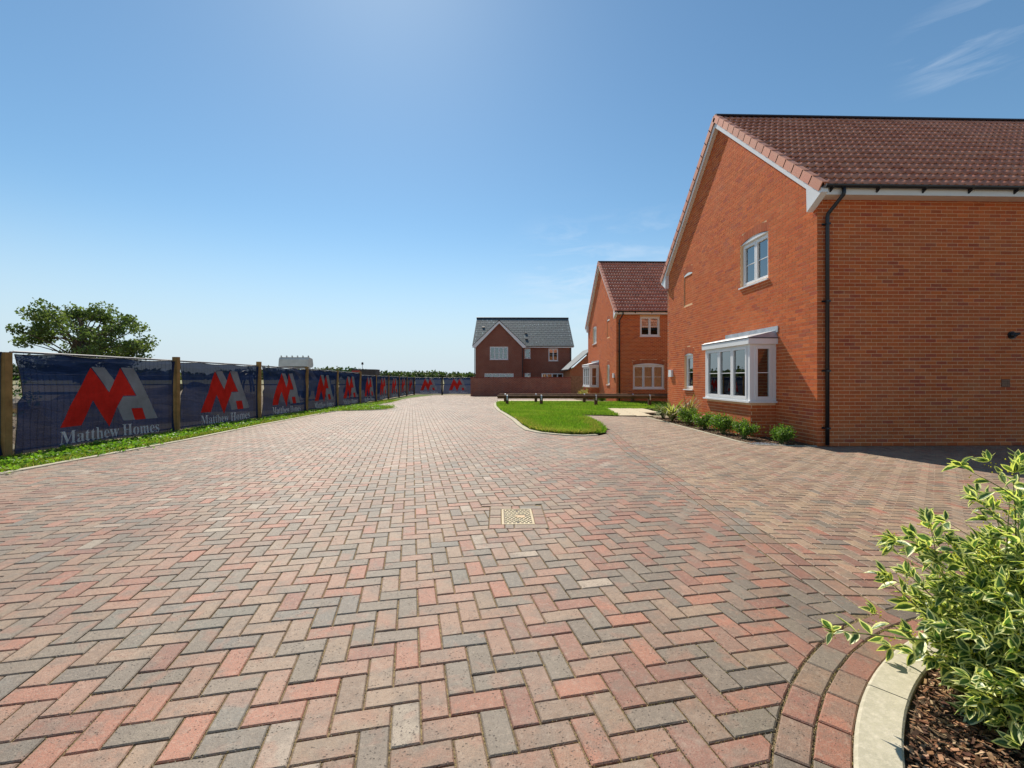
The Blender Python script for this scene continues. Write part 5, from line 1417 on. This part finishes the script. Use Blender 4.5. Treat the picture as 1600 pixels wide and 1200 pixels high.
# loading shovel: bucket raised above the fence
ld = empty('wheel_loader', (-13.6, 32, -.1), 'cream wheel loader with its bucket raised above the fence', 'loader')
bx, by, bz = -13.42, 30.2, 2.14
b = MB(); prof = [(-.45, .0), (-.38, .46), (-.28, .60), (.30, .52), (.42, .10), (.30, -.05), (-.30, -.10)]
def slabx(mb, x0, x1, prof, oy, oz): mb.prism([(x0, oy + a, oz + c) for a, c in prof], (x1 - x0, 0, 0))
slabx(b, bx - .95, bx - .90, prof, by, bz); slabx(b, bx + .90, bx + .95, prof, by, bz)
pp = [(-.45, .0), (-.38, .46), (-.28, .60)]; 
for (a0, c0), (a1, c1) in zip(prof[:-1], prof[1:]):
    b.hexa([(bx - .9, by + a0, bz + c0), (bx + .9, by + a0, bz + c0), (bx + .9, by + a1, bz + c1), (bx - .9, by + a1, bz + c1), (bx - .9, by + a0 + .03, bz + c0 + .02), (bx + .9, by + a0 + .03, bz + c0 + .02), (bx + .9, by + a1 + .03, bz + c1 + .02), (bx - .9, by + a1 + .03, bz + c1 + .02)])
b.build('bucket', M['cream'], ld)
for k in range(6): t = MB(); xk = bx - .88 + k * .35; t.prism([(xk, by - .31, bz + .58), (xk, by - .16, bz + .58), (xk, by - .28, bz + .72)], (.07, 0, 0)); t.build('tooth', M['cream'], ld)
for sx in (-.45, .45):
    t = MB(); t.obox((bx + sx, by + .3, bz), (.12, 0, 0), (0, 1.7, -1.1), (0, .1, .22)); t.build('lift_arm', M['cream'], ld)
t = MB(); t.box(bx - .8, bx + .8, 31.6, 34.2, .5, 1.25); t.build('body', M['cream'], ld)
t = MB(); t.box(bx - .55, bx + .55, 32.3, 33.3, 1.25, 1.95); t.build('cab', M['dkmetal'], ld)
for sx in (-1.05, .7):
    for yy_ in (31.9, 33.7): t = MB(); t.tube([(bx + sx, yy_, .4), (bx + sx + .35, yy_, .4)], .52, 18); t.build('wheel', M['tyre'], ld)
# site dumper with a dark skip
du = empty('site_dumper', (-11.1, 38, -.1), 'dark site dumper with green canopy and a beacon on a pole behind the fence', 'dumper')
b = MB(); b.prism([(-12.0, 37.3, .95), (-11.95, 37.3, 1.6), (-12.15, 37.3, 1.95), (-12.05, 37.3, 2.13), (-10.15, 37.3, 2.1), (-10.15, 37.3, 1.65), (-10.4, 37.3, .95)], (0, 1.3, 0)); b.build('skip', M['dkmetal'], du)
b = MB(); b.box(-12.08, -11.4, 37.27, 37.298, 1.86, 2.0); b.build('red_rim', M['redp'], du)
b = MB(); b.box(-12.6, -10.0, 37.5, 38.5, .4, .95); b.build('chassis', M['dkmetal'], du)
for x_ in (-12.3, -10.6):
    for y_ in (37.1, 38.6): b = MB(); b.tube([(x_, y_, .35), (x_, y_ + .3, .35)], .42, 16); b.build('wheel', M['tyre'], du)
b = MB(); b.box(-12.75, -12.05, 37.6, 38.4, 2.17, 2.22); b.build('canopy', M['greenp'], du)
for x_ in (-12.7, -12.15): b = MB(); b.tube([(x_, 37.7, .9), (x_, 37.7, 2.17)], .03, 6); b.build('canopy_post', M['greenp'], du)
b = MB(); b.tube([(-11.4, 37.9, 2.0), (-11.4, 37.9, 2.5)], .022, 6); b.build('beacon_pole', M['steel'], du)
b = MB(); b.tube([(-11.4, 37.9, 2.5), (-11.4, 37.9, 2.66)], .085, 10); b.tube([(-11.4, 37.9, 2.661), (-11.4, 37.9, 2.70)], .06, 10); b.build('beacon', M['dkmetal'], du)

# ------------------------------------------------------------------ plants
def unit(v): return v / (np.linalg.norm(v, axis=-1, keepdims=True) + 1e-9)
def shrub(name, x, y, r, h, label, cols, cat='shrub', leaf=(.03, .055), n=900, seed=0, wfac=.55, flowers=None, group=None):
    g = np.random.default_rng(seed + 100); z = gz(x, y); root = empty(name, (x, y, z), label, cat, group)
    nb = 26; st = MB(); P = []; D = []
    for k in range(nb):
        a = g.uniform(0, 2 * math.pi); t = g.uniform(.15, 1.0) ** .6; e = Vector((x + math.cos(a) * r * t, y + math.sin(a) * r * t, z + h * (1 - .45 * t * t) * g.uniform(.75, 1.05))); b = Vector((x + g.normal(0, r * .08), y + g.normal(0, r * .08), z))
        mid = b.lerp(e, .5) + Vector((0, 0, h * .12)); st.tube([b, mid, e], [.006, .0045, .002], 4)
        m = n // nb; tt = g.uniform(.25, 1.0, m) ** .7
        bb, mm, ee = np.array(b), np.array(mid), np.array(e)
        q = ((1 - tt) ** 2)[:, None] * bb + (2 * tt * (1 - tt))[:, None] * mm + (tt ** 2)[:, None] * ee + g.normal(0, r * .13, (m, 3))
        q[:, 2] = np.maximum(q[:, 2], z + .01); P.append(q); d = unit(ee - bb) * .5 + g.normal(0, .7, (m, 3)); D.append(d)
    st.build('stem', M['stem'], root)
    P = np.concatenate(P); D = np.concatenate(D); L = g.uniform(*leaf, len(P)); cc = np.array(cols)[g.integers(0, len(cols), len(P))] * g.uniform(.7, 1.3, (len(P), 1))
    V, F, Cc = leaf_cloud(P, D, L, L * wfac, cc, g); np_mesh('foliage', V, F, Cc, M['leaf'], root, 'stuff')
    if flowers:
        for (fx, fy, fz) in flowers:
            m = MB()
            for k in range(7): a = k * .9; m.poly([(fx, fy, fz), (fx + .035 * math.cos(a), fy + .035 * math.sin(a), fz + .02), (fx + .04 * math.cos(a + .5), fy + .04 * math.sin(a + .5), fz + .015)], (.75, .12, .28))
            m.build('flower', M['leaf'], root)
    return root
GS = [(.10, .20, .03), (.14, .25, .04), (.08, .16, .03), (.19, .28, .06)]
shrub('low_shrub', 5.88, 9.25, .26, .38, 'small bright green shrub alone beside the house corner', GS, seed=1, n=2200)
shrub('low_shrub', 5.48, 9.95, .30, .44, 'loose green shrub beside the corner of the bay window', GS, seed=2, n=2200)
shrub('low_shrub', 5.46, 10.85, .37, .48, 'spreading green shrub in front of the bay window', GS, seed=3, n=2800)
shrub('low_shrub', 5.48, 11.9, .36, .48, 'rounded green shrub with one pink flower in front of the bay', GS, seed=4, n=2600, flowers=[(5.30, 11.55, gz(5.3, 11.5) + .40), (5.24, 11.6, gz(5.3, 11.5) + .33)])
shrub('low_shrub', 5.50, 12.9, .36, .52, 'rounded yellow-green shrub left of the bay window', GS, seed=5, n=2600)
shrub('low_shrub', 5.55, 15.15, .30, .55, 'dark green upright shrub at the far end of the planting bed', [(.06, .13, .03), (.09, .17, .04)], seed=6, n=1300)
def flax(x, y, h, n, label, cols, seed, spread=.9, w=.03):
    g = np.random.default_rng(seed); z = gz(x, y); root = empty('flax_plant', (x, y, z), label, 'plant', 'strap-leaved flax plants')
    for k in range(n):
        a = g.uniform(0, 6.283); o = g.uniform(.15, 1) * spread; hh = h * g.uniform(.6, 1.05); L = 8; pts = []
        droop = g.uniform(.1, .75)
        for i in range(L + 1):
            t = i / L; pts.append(Vector((x + math.cos(a) * o * h * t ** 1.3, y + math.sin(a) * o * h * t ** 1.3, z + hh * (t - droop * t ** 3))))
        sd = Vector((-math.sin(a), math.cos(a), 0)); ww = w * g.uniform(.7, 1.2); m = MB(); c = cols[g.integers(0, len(cols))]; c2 = tuple(min(1, v * 1.0) for v in c)
        edgec = (.50, .48, .24) if g.random() < .4 else c
        for i in range(L):
            w0, w1 = ww * math.sin(math.pi * min(.97, .2 + .8 * i / L)) ** .6, ww * (math.sin(math.pi * min(.985, .2 + .8 * (i + 1) / L)) ** .6 if i < L - 1 else .05)
            p, q = pts[i], pts[i + 1]; up = Vector((0, 0, .25))
            m.poly([p - sd * w0, p - sd * w0 * .5 - up * w0 * .5, q - sd * w1 * .5 - up * w1 * .5, q - sd * w1], edgec); m.poly([p - sd * w0 * .5 - up * w0 * .5, p + sd * w0 * .5 - up * w0 * .5, q + sd * w1 * .5 - up * w1 * .5, q - sd * w1 * .5 - up * w1 * .5], c); m.poly([p + sd * w0 * .5 - up * w0 * .5, p + sd * w0, q + sd * w1, q + sd * w1 * .5 - up * w1 * .5], edgec)
        m.build('leaf', M['leaf'], root)
flax(5.68, 13.5, 1.05, 64, 'bronze and green flax with upright strap leaves beside the small window', [(.20, .15, .06), (.16, .17, .05), (.24, .16, .08)], 1, .55)
flax(5.45, 14.1, .85, 84, 'arching flax with pale cream striped leaves at the path end of the bed', [(.36, .38, .17), (.17, .22, .06), (.12, .17, .05)], 2, 1.0)
flax(5.75, 14.9, .60, 40, 'green flax with narrow striped leaves behind the pale one', [(.16, .22, .06), (.26, .30, .10)], 3, .9)
flax(6.0, 28.2, .62, 34, 'small flax plant beside the second house bay window', [(.30, .32, .12), (.22, .24, .08)], 4, 1.0, .035)
shrub('low_shrub', 5.75, 30.2, .55, .75, 'yellow-green shrub with pink tips in front of the far bay window', [(.36, .34, .08), (.22, .28, .06), (.42, .25, .14)], seed=8, n=1200, leaf=(.05, .09))
shrub('low_shrub', 6.1, 26.6, .4, .4, 'low green shrub near the corner of the second house', GS, seed=9, n=700, leaf=(.05, .08))
# gravel round the drain by the house corner, litter on the soil
m = MB()
for k in range(1500):
    x = 5.42 + rnd.gauss(0, .13); y = 9.13 + rnd.gauss(0, .07); s = rnd.uniform(.006, .013)
    if not pin(BED1, x, y): continue
    z = gz(x, y) + .006; a = rnd.random() * 6; c = jit((.34, .35, .36), .25)
    m.mesh([(x + s * math.cos(a + i * 1.57), y + s * math.sin(a + i * 1.57), z) for i in range(4)] + [(x, y, z + s)], [(0, 1, 4), (1, 2, 4), (2, 3, 4), (3, 0, 4)], c)
tag(m.build('gravel', M['stone']), 'patch of grey gravel in the planting bed by the house corner', 'gravel', kind='stuff')
def chips(n, sampler, smin, smax, cols, seed, zoff=0):
    r = random.Random(seed); m = MB()
    for _ in range(n):
        x, y = sampler(r)
        if x is None: continue
        l = r.uniform(smin, smax); w = l * r.uniform(.15, .4); t = l * r.uniform(.06, .14); a = r.uniform(0, 6.28); ti = r.uniform(-.5, .5); z = gz(x, y) + r.uniform(.0, .016) + zoff
        A = Vector((math.cos(a) * math.cos(ti), math.sin(a) * math.cos(ti), math.sin(ti))) * l; B = Vector((-math.sin(a), math.cos(a), r.uniform(-.5, .5))) * w; Cv = Vector((0, 0, 1)) * t
        m.obox(Vector((x, y, z)) - A / 2 - B / 2, A, B, Cv, jit(r.choice(cols), .25, r))
    return m
def smp2(r):
    a = rad(r.uniform(95, 195)); q = R_KERB_IN - .012 - abs(r.gauss(0, .45)) 
    if q < .6: return None, None
    return BED_C[0] + q * math.cos(a), BED_C[1] + q * math.sin(a)
MC = [(.22, .11, .055), (.15, .07, .04), (.10, .05, .03), (.34, .20, .11), (.42, .28, .17), (.07, .04, .025)]
tag(chips(16000, smp2, .008, .032, MC, 3).build('bark_mulch', M['mulch']), 'brown bark chips covering the curved bed at the right', 'bark mulch', kind='stuff')
def smp1(r): return r.uniform(5.16, 6.38), r.uniform(8.98, 15.4)
tag(chips(3500, smp1, .015, .05, MC[:3] + [(.3, .24, .16)], 4).build('bed_litter', M['mulch']), 'dark bark and litter on the planting bed under the gable', 'bark mulch', kind='stuff')

# foreground variegated shrub: branching stems with alternate leaves, whorled at the tips
def big_leaf(curl, fold, seed):
    r = random.Random(seed); n = 6; L = 1.0; v = []; e = []
    ws = [0.02, .62, .95, 1.0, .78, .42, 0.0]
    for i in range(n + 1):
        t = i / n; wv = .5 * ws[i] * (1 + r.uniform(-.06, .06)); zc = -curl * t * t
        for sx, ee in ((-1, 1.0), (-.5, .45), (0, 0.0), (.5, .45), (1, 1.0)):
            v.append((sx * wv * .42, t * L, zc + abs(sx) * wv * .42 * fold + (.012 * math.sin(t * 9 + sx * 2) if abs(sx) == 1 else 0))); e.append(max(ee, 0 if 0 < i < n else .9, (.35 if i in (1, n - 1) else 0) + ee * .65))
    f = []
    for i in range(n):
        for j in range(4): a = i * 5 + j; f.append((a, a + 1, a + 6, a + 5))
    return np.array(v), np.array(f), np.array(e)
LIBL = [big_leaf(c, f, s) for s, (c, f) in enumerate([(.10, .5), (.25, .3), (.02, .7), (.35, .5), (.15, .2), (-.1, .4)])]
def varieg_shrub():
    g = np.random.default_rng(5); cx, cy = 2.17, 1.50; z0 = gz(cx, cy)
    root = empty('variegated_shrub', (cx, cy, z0), 'large leafy shrub with cream-edged green leaves at the right front', 'shrub')
    stems = MB(); leaves = []
    def branch(p0, d, L, r0, depth, leafy=.25):
        n = max(4, int(L / .05)); p = np.array(p0, float); d = unit(np.array(d, float)); pts = [p.copy()]; side = g.uniform(0, 6.28)
        for i in range(n):
            d = unit(d + g.normal(0, .05, 3) + np.array([0, 0, .012])); p = p + d * L / n; pts.append(p.copy()); t = (i + 1) / n
            if t > leafy:
                for _ in range(1 if t < .85 else 2):
                    side += 2.4 + g.normal(0, .3); ref = np.array([0, 0, 1.0]) if abs(d[2]) < .9 else np.array([1.0, 0, 0]); a = unit(np.cross(d, ref)); b = np.cross(a, d)
                    ld = unit(d * g.uniform(.45, 1.0) + (a * math.cos(side) + b * math.sin(side)) * g.uniform(.6, 1.0) + np.array([0, 0, -.1])); leaves.append((p.copy(), ld, g.uniform(.056, .092) * (1 if t < .9 else .75), t))
            if depth > 0 and .2 < t < .9 and g.random() < .40:
                ref = g.normal(0, 1, 3); nd = unit(d + unit(np.cross(d, ref)) * g.uniform(.5, .9)); branch(p, nd, L * g.uniform(.28, .5), r0 * .55, depth - 1, .1)
        for _ in range(5): ld = unit(d + g.normal(0, .55, 3)); leaves.append((p.copy(), ld, g.uniform(.04, .065), 1.0))
        stems.tube([Vector(q) for q in pts], [r0 * (1 - .75 * i / n) for i in range(n + 1)], 5)
    for k in range(255):
        a = g.uniform(0, 6.283); el = g.uniform(.12, 1.35); d = (math.cos(a) * math.cos(el), math.sin(a) * math.cos(el), math.sin(el)); L = (.43 + .27 * math.sin(el)) * g.uniform(.85, 1.12)
        branch((cx + g.normal(0, .07), cy + g.normal(0, .07), z0), d, L, .006, 1)
    for k in range(34):
        a = g.uniform(2.7, 5.0); el = g.uniform(.0, .5); d = (math.cos(a) * math.cos(el), math.sin(a) * math.cos(el), math.sin(el)); branch((cx + g.normal(0, .08), cy + g.normal(0, .1), z0 + g.uniform(.02, .2)), d, g.uniform(.32, .52), .005, 1)
    # the long shoots that stand out of the outline
    branch((2.06, 1.66, z0 + .35), (-.42, .02, .95), .58, .0045, 1, .2)       # tall sprig
    branch((2.05, 1.60, z0 + .22), (-.90, .18, .09), .84, .0065, 0, .08)        # low shoot reaching over the kerb
    branch((2.00, 1.66, z0 + .34), (-.85, .12, .36), .44, .004, 1, .2)
    branch((1.98, 1.62, z0 + .34), (-.80, .15, .62), .44, .004, 1, .2)
    branch((2.20, 1.60, z0 + .42), (-.10, .2, .95), .50, .0045, 1, .2)
    branch((1.92, 1.48, z0 + .12), (-.75, -.15, .02), .34, .004, 1, .1)
    branch((2.0, 1.40, z0 + .10), (-.5, -.6, .1), .34, .004, 1, .1)
    stems.build('stem', M['stem'], root)
    leaves = [l for l in leaves if l[0][2] > z0 + .01]
    def key(l): 
        p = l[0]; return np.hypot(p[0], p[1]) + (3 if (p[0] / p[1]) > 1.2 else 0)
    leaves.sort(key=key); mats = []
    def frame(l):
        p, d, L, t = l; up = unit(np.array([0, 0, 1.0]) + g.normal(0, .55, 3)); s = unit(np.cross(d, up)); nrm = np.cross(s, d); return p, np.stack([s, d, nrm], axis=1) * L
    cols = [(.08, .17, .05), (.12, .22, .07), (.16, .24, .05), (.06, .12, .05)]
    lib = []
    for (v, f, e) in LIBL:
        for c in cols[:2]:
            o = np_mesh('leaf', v, f, np.tile(np.array(c), (len(v), 1)), M['vleaf'], None, None, e, True); lib.append(o.data); bpy.data.objects.remove(o)
    inv = world_of(root).inverted()
    for l in leaves[:300]:
        p, Rm = frame(l); o = bpy.data.objects.new('leaf', lib[g.integers(0, len(lib))]); lk(o, root)
        m4 = Matrix([[*Rm[0], p[0]], [*Rm[1], p[1]], [*Rm[2], p[2]], [0, 0, 0, 1]]); o.matrix_local = inv @ m4
    Vs = []; Fs = []; Es = []; Cs = []; off = 0
    for l in leaves[300:]:
        p, Rm = frame(l); v, f, e = LIBL[g.integers(0, len(LIBL))]; Vs.append(v @ Rm.T + p); Fs.append(f + off); Es.append(e); off += len(v); Cs.append(np.tile(np.array(cols[g.integers(0, 4)]), (len(v), 1)))
    np_mesh('foliage', np.concatenate(Vs), np.concatenate(Fs), np.concatenate(Cs), M['vleaf'], root, 'stuff', np.concatenate(Es), True)
    fl = MB()
    for l in leaves[::5]:
        p = l[0] + g.normal(0, .012, 3)
        for q in range(4): c = p + g.normal(0, .008, 3); s = .0035; fl.mesh([c + (s, 0, 0), c + (-s, 0, 0), c + (0, s, 0), c + (0, 0, s), c - (0, 0, s)], [(0, 2, 3), (2, 1, 3), (0, 4, 2), (2, 4, 1)], (.62, .55, .06))
    fl.build('flower_bud', M['leaf'], root, kind='stuff')
    0 and print('leaves', len(leaves))
varieg_shrub()

# ------------------------------------------------------------------ trees
def tree(x, y, zb, height, radius, label, seed, n_leaf, leaf, cols, crown_base=.3, clumps=60, name='broadleaf_tree', group=None):
    g = np.random.default_rng(seed); root = empty(name, (x, y, zb), label, 'tree', group)
    t = MB(); top = Vector((x, y, zb + height * .82)); n = 7
    t.tube([Vector((x + g.normal(0, .08) * i, y + g.normal(0, .08) * i, zb + height * .80 * i / n)) for i in range(n + 1)], [height * .032 * (1 - .8 * i / n) for i in range(n + 1)], 9)
    cl = []; tries = 0
    while len(cl) < clumps:
        u = g.normal(0, 1, 3); u /= np.linalg.norm(u); rr = g.uniform(.45, 1) ** .5; c = np.array([x + u[0] * radius * rr, y + u[1] * radius * rr, zb + height * (crown_base + (1 - crown_base) * .5) + u[2] * height * (1 - crown_base) * .5 * rr])
        k = (c[2] - zb) / height
        if k < crown_base: continue
        cl.append((c, radius * g.uniform(.11, .21)))
    for c, r in cl:
        b = Vector((x, y, zb + height * g.uniform(.25, .6))); e = Vector(c); mid = b.lerp(e, .5) + Vector((g.normal(0, .3), g.normal(0, .3), height * .04)); t.tube([b, mid, e], [height * .009, height * .006, height * .002], 5)
    t.build('trunk', M['bark'], root)
    per = n_leaf // clumps; P = []; cc = []
    for c, r in cl:
        d = g.normal(0, 1, (per, 3)); d = unit(d) * (g.uniform(.2, 1, (per, 1)) ** .5); P.append(c + d * r * np.array([1.35, 1.35, .85])); base = np.array(cols[g.integers(0, len(cols))]); cc.append(base * g.uniform(.7, 1.3, (per, 1)))
    P = np.concatenate(P); cc = np.concatenate(cc); L = g.uniform(.7, 1.3, len(P)) * leaf; D = g.normal(0, 1, (len(P), 3))
    V, F, Cc = leaf_cloud(P, D, L, L * .75, cc, g); np_mesh('crown', V, F, Cc, M['treeleaf'], root, 'stuff')
tree(-48.3, 54, -.4, 11.0, 5.6, 'broad green tree standing beyond the fence at the left', 3, 15000, .30, [(.12, .17, .055), (.15, .20, .07), (.09, .13, .045)], .10, 95)
shrub('bramble_bush', -10.6, 9.6, .8, 1.5, 'dark leafy bush behind the right half of the first banner', [(.05, .10, .03), (.07, .12, .03)], 'bush', (.06, .11), 2200, 21)
# far wood: one mass of crowns along the skyline
g = np.random.default_rng(44); P = []; cc = []
for k in range(700):
    a = g.uniform(-1.25, .75); dist = g.uniform(380, 430); xx, yy_ = math.sin(a) * dist, math.cos(a) * dist
    h = 7.2 + 1.6 * math.sin(a * 13) + 1.2 * math.sin(a * 37 + 1) + g.uniform(-1.3, 1.2); r = g.uniform(3, 6)
    m = 60; d = unit(g.normal(0, 1, (m, 3))) * g.uniform(.5, 1, (m, 1)); q = np.array([xx, yy_, h * .5]) + d * np.array([r, r, h * .52]); q[:, 2] = np.maximum(q[:, 2], 0); P.append(q)
    base = np.array([(.055, .085, .035), (.075, .105, .045), (.045, .075, .035), (.09, .11, .05)][g.integers(0, 4)]); cc.append(base * g.uniform(.8, 1.2, (m, 1)))
P = np.concatenate(P); cc = np.concatenate(cc); V, F, Cc = leaf_cloud(P, g.normal(0, 1, (len(P), 3)), g.uniform(1.6, 3.0, len(P)), g.uniform(1.3, 2.6, len(P)), cc, g)
o = np_mesh('far_wood', V, F, Cc, M['treeleaf'], None, 'stuff'); tag(o, 'low line of far woodland on the skyline', 'wood')
0 and print('objects', len(bpy.data.objects), 'tris ~', sum(len(m.loop_triangles) if False else len(m.polygons) for m in bpy.data.meshes))
